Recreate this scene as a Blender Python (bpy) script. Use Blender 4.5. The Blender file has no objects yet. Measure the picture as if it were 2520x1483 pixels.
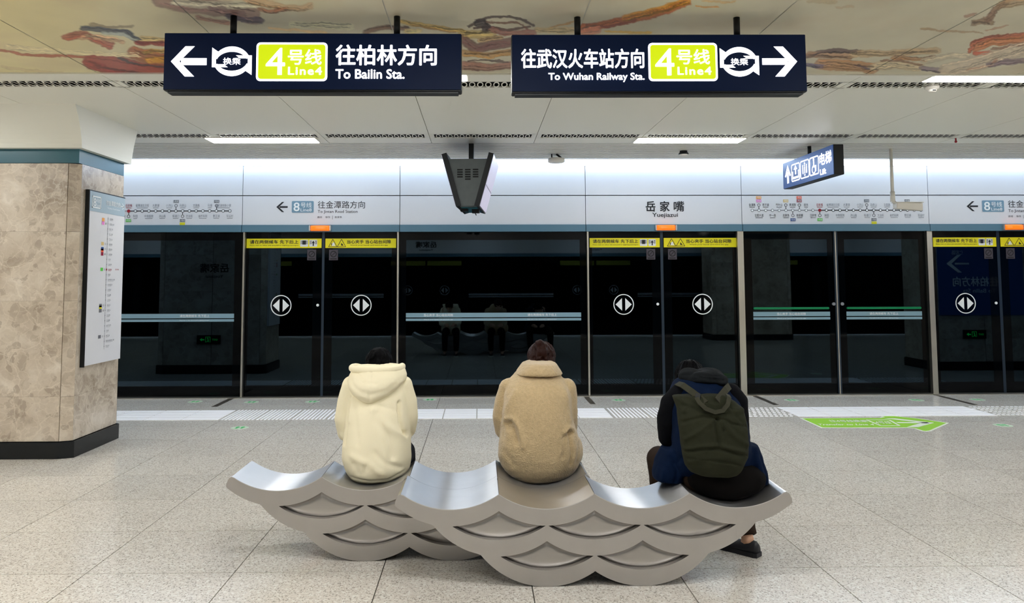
import bpy, bmesh, math, random
import numpy as np
from mathutils import Vector, Matrix

# ------------------------------------------------------------------ camera, world, exposure
sc = bpy.context.scene
COL = sc.collection
W, HH = 2520, 1483
F, CX, CY = 1870.0, 1210.0, 560.0
YAW, PITCH, ROLL = [math.radians(a) for a in (0.946, 3.967, -0.153)]
CAMZ = 1.575

def cam_axes():
    c, s = math.cos, math.sin
    fw = np.array([s(YAW) * c(PITCH), c(YAW) * c(PITCH), s(PITCH)])
    rt = np.array([c(YAW), -s(YAW), 0.0])
    up = np.cross(rt, fw)
    return rt * c(ROLL) + up * s(ROLL), up * c(ROLL) - rt * s(ROLL), fw
RT, UP, FW = cam_axes()

def at(px, py, X=None, Y=None, Z=None):
    """the point where the sight line of a photo pixel meets a plane of the station"""
    d = RT * (px - CX) / F - UP * (py - CY) / F + FW
    t = X / d[0] if X is not None else (Y / d[1] if Y is not None else (Z - CAMZ) / d[2])
    return np.array([0, 0, CAMZ]) + d * t

cd = bpy.data.cameras.new('camera')
cam = bpy.data.objects.new('camera', cd)
COL.objects.link(cam)
cd.sensor_fit = 'HORIZONTAL'
cd.sensor_width = 36.0
cd.lens = F / W * 36.0
cd.shift_x = (W / 2 - CX) / W
cd.shift_y = -(HH / 2 - CY) / W
cd.clip_start = 0.05
cam.matrix_world = Matrix(((RT[0], UP[0], -FW[0], 0), (RT[1], UP[1], -FW[1], 0), (RT[2], UP[2], -FW[2], CAMZ), (0, 0, 0, 1)))
sc.camera = cam

world = bpy.data.worlds.new('world')
sc.world = world
world.use_nodes = True
world.node_tree.nodes['Background'].inputs[0].default_value = (0.86, 0.9, 1.0, 1)
world.node_tree.nodes['Background'].inputs[1].default_value = 0.6
vs = sc.view_settings
sc.display_settings.display_device = 'sRGB'
vs.view_transform = 'Standard'
vs.look = 'None'
vs.gamma = 1.0
vs.use_curve_mapping = False
vs.exposure = 0.14
TUBE_POWER = 31.0
COVE_POWER = 10.0
sc.cycles.max_bounces = 8
sc.cycles.diffuse_bounces = 5
sc.cycles.glossy_bounces = 5
sc.cycles.transparent_max_bounces = 12
sc.cycles.sample_clamp_indirect = 6.0
sc.cycles.caustics_reflective = False
sc.cycles.caustics_refractive = False

# ------------------------------------------------------------------ colour and material helpers
def lin(r, g, b):
    f = lambda v: (v / 255 / 12.92) if v / 255 <= 0.04045 else ((v / 255 + 0.055) / 1.055) ** 2.4
    return (f(r), f(g), f(b), 1.0)

def mat(name, col, rough=0.5, metal=0.0, emit=None, power=0.0, ior=1.45, noise=None, bump=None, spec=0.5, aniso=0.0):
    m = bpy.data.materials.new(name)
    m.use_nodes = True
    nt = m.node_tree
    b = nt.nodes['Principled BSDF']
    b.inputs['Base Color'].default_value = col
    b.inputs['Roughness'].default_value = rough
    b.inputs['Metallic'].default_value = metal
    b.inputs['IOR'].default_value = ior
    b.inputs['Specular IOR Level'].default_value = spec
    if aniso:
        b.inputs['Anisotropic'].default_value = aniso
    if emit:
        b.inputs['Emission Color'].default_value = emit
        b.inputs['Emission Strength'].default_value = power
    tc = nt.nodes.new('ShaderNodeTexCoord')
    if noise:  # (scale, amount)
        n = nt.nodes.new('ShaderNodeTexNoise')
        n.inputs['Scale'].default_value = noise[0]
        n.inputs['Detail'].default_value = 4
        nt.links.new(tc.outputs['Object'], n.inputs['Vector'])
        r = nt.nodes.new('ShaderNodeMapRange')
        r.inputs['To Min'].default_value = 1 - noise[1]
        r.inputs['To Max'].default_value = 1 + noise[1]
        nt.links.new(n.outputs['Fac'], r.inputs['Value'])
        mx = nt.nodes.new('ShaderNodeVectorMath'); mx.operation = 'SCALE'
        mx.inputs[0].default_value = col[:3]
        nt.links.new(r.outputs[0], mx.inputs['Scale'])
        nt.links.new(mx.outputs[0], b.inputs['Base Color'])
    if bump:  # (scale, strength, distance)
        n = nt.nodes.new('ShaderNodeTexNoise')
        n.inputs['Scale'].default_value = bump[0]
        n.inputs['Detail'].default_value = 3
        nt.links.new(tc.outputs['Object'], n.inputs['Vector'])
        bp = nt.nodes.new('ShaderNodeBump')
        bp.inputs['Strength'].default_value = bump[1]
        bp.inputs['Distance'].default_value = bump[2]
        nt.links.new(n.outputs['Fac'], bp.inputs['Height'])
        nt.links.new(bp.outputs[0], b.inputs['Normal'])
    return m

def ramp(nt, stops, interp='LINEAR'):
    r = nt.nodes.new('ShaderNodeValToRGB')
    r.color_ramp.interpolation = interp
    els = r.color_ramp.elements
    while len(els) < len(stops):
        els.new(0.5)
    for e, (p, c) in zip(els, stops):
        e.position = p; e.color = c
    return r

def mixc(nt, fac, a, b, mode='MIX'):
    m = nt.nodes.new('ShaderNodeMix'); m.data_type = 'RGBA'; m.blend_type = mode
    for sock, v in ((m.inputs['Factor'], fac), (m.inputs['A'], a), (m.inputs['B'], b)):
        if hasattr(v, 'links'):
            nt.links.new(v, sock)
        else:
            sock.default_value = v
    return m.outputs['Result']

def tex(nt, kind, scale, vec, **kw):
    n = nt.nodes.new(kind)
    n.inputs['Scale'].default_value = scale
    for k, v in kw.items():
        if k in n.inputs: n.inputs[k].default_value = v
        else: setattr(n, k, v)
    if vec is not None: nt.links.new(vec, n.inputs['Vector'])
    return n

def granite():
    m = bpy.data.materials.new('floor_granite'); m.use_nodes = True
    nt = m.node_tree; b = nt.nodes['Principled BSDF']
    g = nt.nodes.new('ShaderNodeNewGeometry'); oi = nt.nodes.new('ShaderNodeObjectInfo')
    pos = g.outputs['Position']
    v1 = tex(nt, 'ShaderNodeTexVoronoi', 170, pos)
    v2 = tex(nt, 'ShaderNodeTexVoronoi', 95, pos)
    n1 = tex(nt, 'ShaderNodeTexNoise', 60, pos, Detail=4)
    n2 = tex(nt, 'ShaderNodeTexNoise', 1.3, pos, Detail=2)
    base = ramp(nt, [(0.3, lin(197, 191, 183)), (0.7, lin(221, 216, 208))]); nt.links.new(n1.outputs['Fac'], base.inputs[0])
    sx = nt.nodes.new('ShaderNodeSeparateColor'); nt.links.new(v1.outputs['Color'], sx.inputs[0])
    dk = ramp(nt, [(0.12, (1, 1, 1, 1)), (0.16, (0, 0, 0, 1))]); nt.links.new(sx.outputs[0], dk.inputs[0])
    c1 = mixc(nt, dk.outputs[0], base.outputs[0], lin(154, 148, 139))
    sy = nt.nodes.new('ShaderNodeSeparateColor'); nt.links.new(v2.outputs['Color'], sy.inputs[0])
    lt = ramp(nt, [(0.82, (0, 0, 0, 1)), (0.88, (1, 1, 1, 1))]); nt.links.new(sy.outputs[0], lt.inputs[0])
    c2 = mixc(nt, lt.outputs[0], c1, lin(222, 221, 214))
    mr = nt.nodes.new('ShaderNodeMapRange'); mr.inputs['To Min'].default_value = 0.955; mr.inputs['To Max'].default_value = 1.03
    nt.links.new(oi.outputs['Random'], mr.inputs['Value'])
    m2 = nt.nodes.new('ShaderNodeMapRange'); m2.inputs['To Min'].default_value = 0.93; m2.inputs['To Max'].default_value = 1.06
    nt.links.new(n2.outputs['Fac'], m2.inputs['Value'])
    mu = nt.nodes.new('ShaderNodeMath'); mu.operation = 'MULTIPLY'
    nt.links.new(mr.outputs[0], mu.inputs[0]); nt.links.new(m2.outputs[0], mu.inputs[1])
    s = nt.nodes.new('ShaderNodeVectorMath'); s.operation = 'SCALE'
    nt.links.new(c2, s.inputs[0]); nt.links.new(mu.outputs[0], s.inputs['Scale'])
    nt.links.new(s.outputs[0], b.inputs['Base Color'])
    b.inputs['Roughness'].default_value = 0.16
    b.inputs['IOR'].default_value = 1.5
    return m

def marble():
    m = bpy.data.materials.new('beige_marble'); m.use_nodes = True
    nt = m.node_tree; b = nt.nodes['Principled BSDF']
    tc = nt.nodes.new('ShaderNodeTexCoord'); oi = nt.nodes.new('ShaderNodeObjectInfo')
    ad = nt.nodes.new('ShaderNodeVectorMath'); ad.operation = 'ADD'
    sc_ = nt.nodes.new('ShaderNodeVectorMath'); sc_.operation = 'SCALE'; sc_.inputs[0].default_value = (7, 5, 9)
    nt.links.new(oi.outputs['Random'], sc_.inputs['Scale'])
    nt.links.new(tc.outputs['Object'], ad.inputs[0]); nt.links.new(sc_.outputs[0], ad.inputs[1])
    p = ad.outputs[0]
    nz = tex(nt, 'ShaderNodeTexNoise', 3.0, p, Detail=5, Roughness=0.6)
    wv = nt.nodes.new('ShaderNodeVectorMath'); wv.operation = 'MULTIPLY_ADD'
    wv.inputs[1].default_value = (0.3, 0.3, 0.3)
    nt.links.new(nz.outputs['Color'], wv.inputs[0]); nt.links.new(p, wv.inputs[2])
    q = wv.outputs[0]
    big = tex(nt, 'ShaderNodeTexNoise', 2.6, q, Detail=6, Roughness=0.62)
    base = ramp(nt, [(0.30, lin(150, 136, 120)), (0.44, lin(186, 173, 157)), (0.55, lin(200, 188, 172)), (0.7, lin(218, 209, 196))])
    nt.links.new(big.outputs['Fac'], base.inputs[0])
    cell = tex(nt, 'ShaderNodeTexVoronoi', 13.0, q)
    sx = nt.nodes.new('ShaderNodeSeparateColor'); nt.links.new(cell.outputs['Color'], sx.inputs[0])
    dk = ramp(nt, [(0.05, (0.5, 0.5, 0.5, 1)), (0.5, (0, 0, 0, 1))]); nt.links.new(sx.outputs[0], dk.inputs[0])
    ds = nt.nodes.new('ShaderNodeMath'); ds.operation = 'LESS_THAN'; ds.inputs[1].default_value = 0.62
    nt.links.new(cell.outputs['Distance'], ds.inputs[0])
    dm = nt.nodes.new('ShaderNodeMath'); dm.operation = 'MULTIPLY'
    nt.links.new(dk.outputs[0], dm.inputs[0]); nt.links.new(ds.outputs[0], dm.inputs[1])
    c1 = mixc(nt, dm.outputs[0], base.outputs[0], lin(146, 131, 117))
    ve = tex(nt, 'ShaderNodeTexVoronoi', 2.4, q, feature='DISTANCE_TO_EDGE')
    vr = ramp(nt, [(0.0, (0.4, 0.4, 0.4, 1)), (0.018, (0, 0, 0, 1))]); nt.links.new(ve.outputs['Distance'], vr.inputs[0])
    c2 = mixc(nt, vr.outputs[0], c1, lin(228, 218, 202))
    v2 = tex(nt, 'ShaderNodeTexVoronoi', 9, q, feature='DISTANCE_TO_EDGE')
    vr2 = ramp(nt, [(0.0, (0.35, 0.35, 0.35, 1)), (0.05, (0, 0, 0, 1))]); nt.links.new(v2.outputs['Distance'], vr2.inputs[0])
    c3 = mixc(nt, vr2.outputs[0], c2, lin(222, 211, 194))
    nt.links.new(c3, b.inputs['Base Color'])
    b.inputs['Roughness'].default_value = 0.22
    return m

def brushed(name, col, rough, aniso, axis=(1, 90, 90), spread=0.16, bmp=0.06):
    m = bpy.data.materials.new(name); m.use_nodes = True
    nt = m.node_tree; b = nt.nodes['Principled BSDF']
    tc = nt.nodes.new('ShaderNodeTexCoord')
    mp = nt.nodes.new('ShaderNodeMapping'); mp.inputs['Scale'].default_value = axis
    nt.links.new(tc.outputs['Object'], mp.inputs['Vector'])
    n = tex(nt, 'ShaderNodeTexNoise', 6, mp.outputs[0], Detail=3)
    n2 = tex(nt, 'ShaderNodeTexNoise', 5, tc.outputs['Object'], Detail=4)
    r = nt.nodes.new('ShaderNodeMapRange'); r.inputs['To Min'].default_value = max(rough - spread / 2, 0.03); r.inputs['To Max'].default_value = rough + spread / 2
    nt.links.new(n.outputs['Fac'], r.inputs['Value']); nt.links.new(r.outputs[0], b.inputs['Roughness'])
    r2 = nt.nodes.new('ShaderNodeMapRange'); r2.inputs['To Min'].default_value = 0.88; r2.inputs['To Max'].default_value = 1.1
    nt.links.new(n2.outputs['Fac'], r2.inputs['Value'])
    s = nt.nodes.new('ShaderNodeVectorMath'); s.operation = 'SCALE'; s.inputs[0].default_value = col[:3]
    nt.links.new(r2.outputs[0], s.inputs['Scale']); nt.links.new(s.outputs[0], b.inputs['Base Color'])
    bp = nt.nodes.new('ShaderNodeBump'); bp.inputs['Strength'].default_value = bmp; bp.inputs['Distance'].default_value = 0.002
    nt.links.new(n.outputs['Fac'], bp.inputs['Height']); nt.links.new(bp.outputs[0], b.inputs['Normal'])
    b.inputs['Metallic'].default_value = 1.0
    b.inputs['Anisotropic'].default_value = aniso
    if aniso > .6:   # grinding marks run along the bench
        cv = nt.nodes.new('ShaderNodeCombineXYZ'); cv.inputs[1].default_value = 1.0; nt.links.new(cv.outputs[0], b.inputs['Tangent'])
    return m

def dark_glass(name, tint, ior, gloss=(0.40, 0.60, 0.76, 1)):
    m = bpy.data.materials.new(name); m.use_nodes = True
    nt = m.node_tree; nt.nodes.clear()
    out = nt.nodes.new('ShaderNodeOutputMaterial')
    tr = nt.nodes.new('ShaderNodeBsdfTransparent'); tr.inputs[0].default_value = tint
    gl = nt.nodes.new('ShaderNodeBsdfGlossy'); gl.inputs['Roughness'].default_value = 0.015
    gl.inputs[0].default_value = gloss
    fr = nt.nodes.new('ShaderNodeFresnel'); fr.inputs['IOR'].default_value = ior
    mx = nt.nodes.new('ShaderNodeMixShader')
    nt.links.new(fr.outputs[0], mx.inputs[0]); nt.links.new(tr.outputs[0], mx.inputs[1]); nt.links.new(gl.outputs[0], mx.inputs[2])
    nt.links.new(mx.outputs[0], out.inputs[0])
    return m

def painted():
    m = bpy.data.materials.new('mural_paint'); m.use_nodes = True
    nt = m.node_tree; b = nt.nodes['Principled BSDF']
    a = nt.nodes.new('ShaderNodeVertexColor'); a.layer_name = 'paint'
    nt.links.new(a.outputs[0], b.inputs['Base Color'])
    b.inputs['Roughness'].default_value = 0.35
    return m

def tube_mat(name, col, power):
    m = bpy.data.materials.new(name); m.use_nodes = True
    nt = m.node_tree; nt.nodes.clear()
    out = nt.nodes.new('ShaderNodeOutputMaterial'); e = nt.nodes.new('ShaderNodeEmission')
    e.inputs[0].default_value = col; e.inputs[1].default_value = power
    nt.links.new(e.outputs[0], out.inputs[0])
    return m

def fleece():
    m = mat('tan_fleece', lin(190, 168, 130), 0.95, bump=(130, 0.6, 0.009), noise=(70, 0.22))
    m.node_tree.nodes['Principled BSDF'].inputs['Sheen Weight'].default_value = 0.4
    return m

M = dict(
    granite=granite(), marble=marble(), paint=painted(),
    grout=mat('grout', lin(84, 80, 72), 0.8),
    white=mat('ceiling_white', lin(228, 228, 218), 0.42),
    cool=mat('header_white', lin(216, 217, 222), 0.33, noise=(1.5, 0.02)),
    band=mat('header_teal', lin(84, 120, 140), 0.4),
    teal=mat('column_teal', lin(24, 90, 106), 0.3),
    gap=mat('joint_dark', lin(60, 64, 72), 0.7),
    black=mat('void_black', lin(12, 14, 16), 0.7),
    tunnel=mat('tunnel_dark', lin(4, 6, 8), 0.9, spec=0.05),
    frit=mat('black_enamel_glass', lin(2, 4, 6), 0.04, ior=1.25, spec=0.5),
    glass=dark_glass('tinted_glass', (0.10, 0.13, 0.15, 1), 1.62),
    alu=mat('aluminium', lin(196, 192, 182), 0.35, 1.0, noise=(2.0, 0.12)),
    mull=mat('dark_mullion', lin(52, 64, 78), 0.3, 0.6),
    base=mat('black_baseboard', lin(18, 22, 26), 0.15),
    tactile=mat('white_tactile', lin(250, 249, 252), 0.45),
    ink=mat('black_ink', lin(28, 30, 36), 0.6),
    grey=mat('grey_ink', lin(130, 134, 142), 0.6),
    blueg=mat('grey_blue', lin(112, 146, 168), 0.5),
    yellow=mat('sticker_yellow', lin(236, 226, 20), 0.5),
    wprint=mat('white_print', lin(232, 236, 238), 0.5),
    strip=mat('strip_blue', lin(128, 160, 176), 0.4),
    green=mat('push_bar_green', lin(0, 128, 80), 0.3),
    pale=mat('pale_sticker', lin(66, 60, 70), 0.6),
    lamp=mat('amber_lens', lin(250, 110, 20), 0.3, emit=lin(255, 104, 10), power=0.9),
    lampend=mat('lamp_silver', lin(190, 184, 180), 0.3, 0.7),
    navy=mat('sign_navy', lin(2, 18, 46), 0.5, emit=lin(8, 40, 100), power=0.05, spec=0.15),
    navy2=mat('sign_blue', lin(28, 62, 118), 0.35, emit=lin(60, 100, 170), power=0.22),
    glow=mat('sign_white', lin(250, 250, 250), 0.5, emit=(1, 0.98, 1, 1), power=2.2),
    lime=mat('sign_lime', lin(50, 60, 0), 0.6, emit=lin(210, 229, 0), power=0.96),
    blackm=mat('black_metal', lin(22, 25, 28), 0.4, 0.3),
    tv=mat('tv_grey', lin(92, 98, 100), 0.45, 0.5, noise=(14, 0.15)),
    screen=mat('screen_light', lin(170, 165, 185), 0.2, emit=lin(190, 180, 205), power=0.45),
    steel=brushed('bench_side_steel', lin(199, 196, 194), 0.4, 0.3, (3, 3, 40), 0.1),
    panel=brushed('bench_panel_steel', lin(193, 190, 187), 0.36, 0.0, (3, 3, 30), 0.12),
    seat=brushed('bench_seat_steel', lin(226, 226, 228), 0.30, 0.8, (.4, 30, .4), 0.06, 0.012),
    fblack=mat('floor_strip_dark', lin(92, 86, 78), 0.4, 0.5),
    lgreen=mat('decal_green', lin(150, 205, 60), 0.5),
    dgreen=mat('decal_mid_green', lin(60, 180, 100), 0.5),
    wdecal=mat('decal_white', lin(225, 232, 215), 0.5),
    fgreen=mat('decal_pale_green', lin(190, 206, 184), 0.5),
    red=mat('red_ink', lin(150, 20, 40), 0.5),
    tube=tube_mat('ceiling_light', (0.98, 0.985, 0.97, 1), TUBE_POWER),
    cove=tube_mat('cove_light', (0.58, 0.75, 1.0, 1), COVE_POWER),
    fill=tube_mat('cove_fill_light', (0.62, 0.78, 1.0, 1), 3.0),  # extra unseen glow, added to brighten the floor by the doors
    plastic=mat('white_plastic', lin(226, 222, 214), 0.4),
    skin=mat('skin', lin(214, 168, 140), 0.5),
    hoodie=mat('cream_cotton', lin(243, 235, 206), 0.95, spec=0.2, bump=(220, 0.25, 0.002), noise=(3, 0.03)),
    coat=fleece(),
    jacket=mat('navy_cloth', lin(2, 19, 46), 0.85, spec=0.12, bump=(160, 0.3, 0.003), noise=(8, 0.25)),
    sleeve=mat('black_cloth', lin(7, 8, 13), 0.85, spec=0.12, bump=(120, 0.3, 0.003)),
    hood=mat('charcoal_cloth', lin(20, 23, 26), 0.9, spec=0.12, bump=(90, 0.4, 0.004), noise=(20, 0.2)),
    pack=mat('olive_canvas', lin(36, 38, 26), 0.85, spec=0.15, bump=(140, 0.3, 0.003), noise=(7, 0.22)),
    strap=mat('olive_webbing', lin(52, 52, 42), 0.8, spec=0.15),
    brown=mat('brown_padded_cloth', lin(44, 32, 24), 0.85, spec=0.15),
    trousers=mat('black_trousers', lin(11, 9, 9), 0.9, spec=0.1),
    denim=mat('dark_denim', lin(16, 18, 26), 0.9, spec=0.1),
    shoe=mat('black_shoe', lin(26, 26, 34), 0.5),
    sole=mat('white_sole', lin(205, 202, 190), 0.6),
    hairb=mat('black_hair', lin(4, 4, 6), 0.6, spec=0.06, bump=(60, 0.6, 0.006)),
    hairr=mat('auburn_hair', lin(36, 12, 8), 0.55, spec=0.2, bump=(60, 0.6, 0.006)),
    eye=mat('eye_white', lin(230, 226, 220), 0.3),
    exitg=mat('exit_green', lin(10, 120, 50), 0.5, emit=lin(20, 230, 90), power=1.5),
    pinkm=mat('badge_pink', lin(222, 130, 200), 0.5), orangem=mat('badge_orange', lin(232, 160, 80), 0.5),
    tan=mat('badge_tan', lin(216, 190, 130), 0.5), ormr=mat('badge_red_orange', lin(228, 84, 50), 0.5),
    crim=mat('badge_crimson', lin(140, 10, 50), 0.5), blue1=mat('badge_blue', lin(20, 70, 140), 0.5),
    grn=mat('badge_green', lin(90, 190, 70), 0.5), dgrey=mat('badge_grey', lin(110, 112, 120), 0.5),
    yel=mat('badge_yellow', lin(222, 214, 40), 0.5),
)

# ------------------------------------------------------------------ object helpers
def link(name, me, parent=None, m=None):
    o = bpy.data.objects.new(name, me)
    COL.objects.link(o)
    if parent is not None:
        o.parent = parent
        # meshes are given in world coordinates: bring them into the parent's frame
        if parent.name in WM:
            o.location = -WM[parent.name].translation
    WM[o.name] = Matrix.Identity(4)
    return o
WM = {}

def props(o, label=None, cat=None, group=None, kind=None):
    for k, v in (('label', label), ('category', cat), ('group', group), ('kind', kind)):
        if v: o[k] = v
    return o

def empty(name, loc, label=None, cat=None, group=None, kind=None, parent=None):
    o = bpy.data.objects.new(name, None)
    o.empty_display_size = 0.1
    COL.objects.link(o)
    o.location = Vector([float(c) for c in loc])
    WM[o.name] = Matrix.Translation(o.location)
    return props(o, label, cat, group, kind)

class MB:
    def __init__(s): s.v = []; s.f = []; s.mi = []
    def add(s, v, f, mi=0):
        n = len(s.v); s.v += [tuple(float(c) for c in p) for p in v]
        s.f += [tuple(i + n for i in q) for q in f]; s.mi += [mi] * len(f); return s
    def box(s, a, b, mi=0):
        (x0, y0, z0), (x1, y1, z1) = a, b
        v = [(x0, y0, z0), (x1, y0, z0), (x1, y1, z0), (x0, y1, z0), (x0, y0, z1), (x1, y0, z1), (x1, y1, z1), (x0, y1, z1)]
        return s.add(v, [(0, 3, 2, 1), (4, 5, 6, 7), (0, 1, 5, 4), (1, 2, 6, 5), (2, 3, 7, 6), (3, 0, 4, 7)], mi)
    def prism(s, pts, O, U, V, N, t, mi=0):
        O, U, V, N = map(np.array, (O, U, V, N)); n = len(pts)
        a = [O + U * p[0] + V * p[1] for p in pts]; b = [p + N * t for p in a]
        f = [tuple(range(n - 1, -1, -1)), tuple(range(n, 2 * n))] + [(i, (i + 1) % n, (i + 1) % n + n, i + n) for i in range(n)]
        return s.add(list(a) + list(b), f, mi)
    def rings(s, rings, cap=True, mi=0, closed=True):
        n = len(rings[0]); f = []; L = len(rings)
        for k in range(L - 1):
            for i in range(n if closed else n - 1):
                j = (i + 1) % n
                f.append((k * n + i, k * n + j, (k + 1) * n + j, (k + 1) * n + i))
        if cap: f += [tuple(range(n - 1, -1, -1)), tuple(range((L - 1) * n, L * n))]
        return s.add([p for r in rings for p in r], f, mi)
    def tube(s, path, rad, n=12, mi=0, ends=True):
        path = [np.array(p, float) for p in path]
        if not hasattr(rad, '__len__'): rad = [rad] * len(path)
        rg = []; t0 = path[1] - path[0]; a = np.array([0, 0, 1.0])
        if abs(np.dot(a, t0 / np.linalg.norm(t0))) > 0.9: a = np.array([1.0, 0, 0])
        for i, p in enumerate(path):
            t = path[min(i + 1, len(path) - 1)] - path[max(i - 1, 0)]; t = t / np.linalg.norm(t)
            u = np.cross(a, t); u /= np.linalg.norm(u); w = np.cross(t, u); a = w
            rg.append([p + rad[i] * (math.cos(q) * u + math.sin(q) * w) for q in np.linspace(0, 2 * math.pi, n, endpoint=False)])
        return s.rings(rg, ends, mi)
    def ball(s, c, r, R=None, n=16, m=10, mi=0):
        c = np.array(c, float); r = np.array(r if hasattr(r, '__len__') else (r, r, r), float); v = []; f = []
        for i in range(1, m):
            th = math.pi * i / m
            for j in range(n):
                ph = 2 * math.pi * j / n
                v.append(np.array([math.sin(th) * math.cos(ph), math.sin(th) * math.sin(ph), math.cos(th)]) * r)
        v += [np.array([0, 0, 1.0]) * r, np.array([0, 0, -1.0]) * r]
        if R is not None: v = [R @ p for p in v]
        for i in range(m - 2):
            for j in range(n):
                k = (j + 1) % n; f.append((i * n + j, (i + 1) * n + j, (i + 1) * n + k, i * n + k))
        T = (m - 1) * n; B = T + 1
        for j in range(n):
            k = (j + 1) % n; f.append((T, j, k)); f.append((B, (m - 2) * n + k, (m - 2) * n + j))
        return s.add([p + c for p in v], f, mi)
    def mesh(s, name, mats, smooth=False):
        me = bpy.data.meshes.new(name)
        me.from_pydata(s.v, [], s.f)
        for m in (mats if isinstance(mats, (list, tuple)) else [mats]): me.materials.append(m)
        if any(s.mi): me.polygons.foreach_set('material_index', s.mi)
        if smooth: me.polygons.foreach_set('use_smooth', [True] * len(me.polygons))
        me.update()
        return me
    def build(s, name, mats, parent=None, smooth=False, bevel=0, **pr):
        me = s.mesh(name, mats, smooth)
        bm = bmesh.new(); bm.from_mesh(me); bmesh.ops.recalc_face_normals(bm, faces=bm.faces)
        if bevel: bmesh.ops.bevel(bm, geom=bm.edges[:], offset=bevel, segments=2, affect='EDGES', clamp_overlap=True)
        bm.to_mesh(me); bm.free()
        o = link(name, me, parent)
        return props(o, **pr)

def mesh_np(name, v, f, m, parent=None, smooth=True, **pr):
    me = bpy.data.meshes.new(name)
    me.from_pydata([tuple(p) for p in v], [], [tuple(q) for q in f])
    me.materials.append(m)
    me.polygons.foreach_set('use_smooth', [smooth] * len(me.polygons))
    me.update()
    return props(link(name, me, parent), **pr)

# frames for flat work: origin, u, v, normal (towards the viewer)
class FR:
    def __init__(s, O, U, V, N): s.O, s.U, s.V, s.N = [np.array(q, float) for q in (O, U, V, N)]
def front(Y): return FR((0, Y, 0), (1, 0, 0), (0, 0, 1), (0, -1, 0))
def back(Y): return FR((0, Y, 0), (-1, 0, 0), (0, 0, 1), (0, 1, 0))
def ground(Z): return FR((0, 0, Z), (1, 0, 0), (0, 1, 0), (0, 0, 1))

_gc = {}
def glyphs(s, bold=0.0, res=3, spacing=1.0):
    k = (s, bold, res, spacing)
    if k not in _gc:
        cu = bpy.data.curves.new('t', 'FONT'); cu.body = s; cu.resolution_u = res; cu.offset = 0.0; cu.space_character = spacing
        o = bpy.data.objects.new('t', cu)
        me = bpy.data.meshes.new_from_object(o)
        v = np.array([q.co[:2] for q in me.vertices]); f = [tuple(p.vertices) for p in me.polygons]
        bpy.data.objects.remove(o); bpy.data.curves.remove(cu); bpy.data.meshes.remove(me)
        if bold:   # heavier strokes: copies of the letters shifted around
            n = len(v); k_ = 6; vv = [v]; ff = list(f)
            lv = np.repeat(np.arange(k_ + 1), n) * .00012
            for q in range(k_):
                a = 2 * math.pi * q / k_; vv.append(v + bold * 1.0 * np.array((math.cos(a), math.sin(a)))); ff += [tuple(i + n * (q + 1) for i in p) for p in f]
            v, f = np.concatenate(vv), ff
        else: lv = np.zeros(len(v))
        lo, hi = v.min(0), v.max(0)
        _gc[k] = (np.column_stack([(v - lo) / (hi - lo), lv]), f, (hi - lo)[0] / (hi - lo)[1])
    return _gc[k]

class Flat:
    """flat print: text and shapes laid on a surface, one object per colour"""
    def __init__(s, fr, off=0.002): s.fr, s.off, s.mb = fr, off, MB()
    def P(s, u, v, k=0): return s.fr.O + s.fr.U * u + s.fr.V * v + s.fr.N * (s.off + k)
    def poly(s, pts): s.mb.add([s.P(*p) for p in pts], [tuple(range(len(pts)))]); return s
    def strip(s, a, b):
        n = len(a); s.mb.add([s.P(*p) for p in list(a) + list(b)], [(i, i + 1, n + i + 1, n + i) for i in range(n - 1)]); return s
    def rect(s, u0, v0, u1, v1): return s.poly([(u0, v0), (u1, v0), (u1, v1), (u0, v1)])
    def text(s, t, u0, v0, u1, v1, bold=0.0, res=3, keep=False, spacing=1.0, warp=None):
        v, f, asp = glyphs(t, bold, res, spacing)
        if keep:  # keep the letters' aspect, fitted by height from u0
            u1 = u0 + (v1 - v0) * asp * keep
        if warp: s.mb.add([s.P(*warp(p[0], p[1]), p[2]) for p in v], f)
        else: s.mb.add([s.P(u0 + (u1 - u0) * p[0], v0 + (v1 - v0) * p[1], p[2]) for p in v], f)
        return s
    def circle(s, cu, cv, r, n=28, ry=None):
        ry = ry or r
        return s.poly([(cu + r * math.cos(a), cv + ry * math.sin(a)) for a in np.linspace(0, 2 * math.pi, n, endpoint=False)])
    def ring(s, cu, cv, r0, r1, n=32):
        a = np.linspace(0, 2 * math.pi, n + 1)
        return s.strip([(cu + r0 * math.cos(t), cv + r0 * math.sin(t)) for t in a], [(cu + r1 * math.cos(t), cv + r1 * math.sin(t)) for t in a])
    def build(s, name, m, parent, **pr):
        me = s.mb.mesh(name, m)
        o = link(name, me, parent)
        return props(o, **pr)

def rrect(u0, v0, u1, v1, r, n=5):
    out = []
    for cu, cv, a0 in ((u1 - r, v0 + r, -90), (u1 - r, v1 - r, 0), (u0 + r, v1 - r, 90), (u0 + r, v0 + r, 180)):
        for a in np.linspace(a0, a0 + 90, n): out.append((cu + r * math.cos(math.radians(a)), cv + r * math.sin(math.radians(a))))
    return out

# ------------------------------------------------------------------ geometry of the station
DW = 10.52      # platform screen door plane
HD = 10.45      # header face
ZC = 3.14       # ceiling
REAR = -0.55    # the opposite platform screen
XE = 15.0       # half length of the platform that is built

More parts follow.
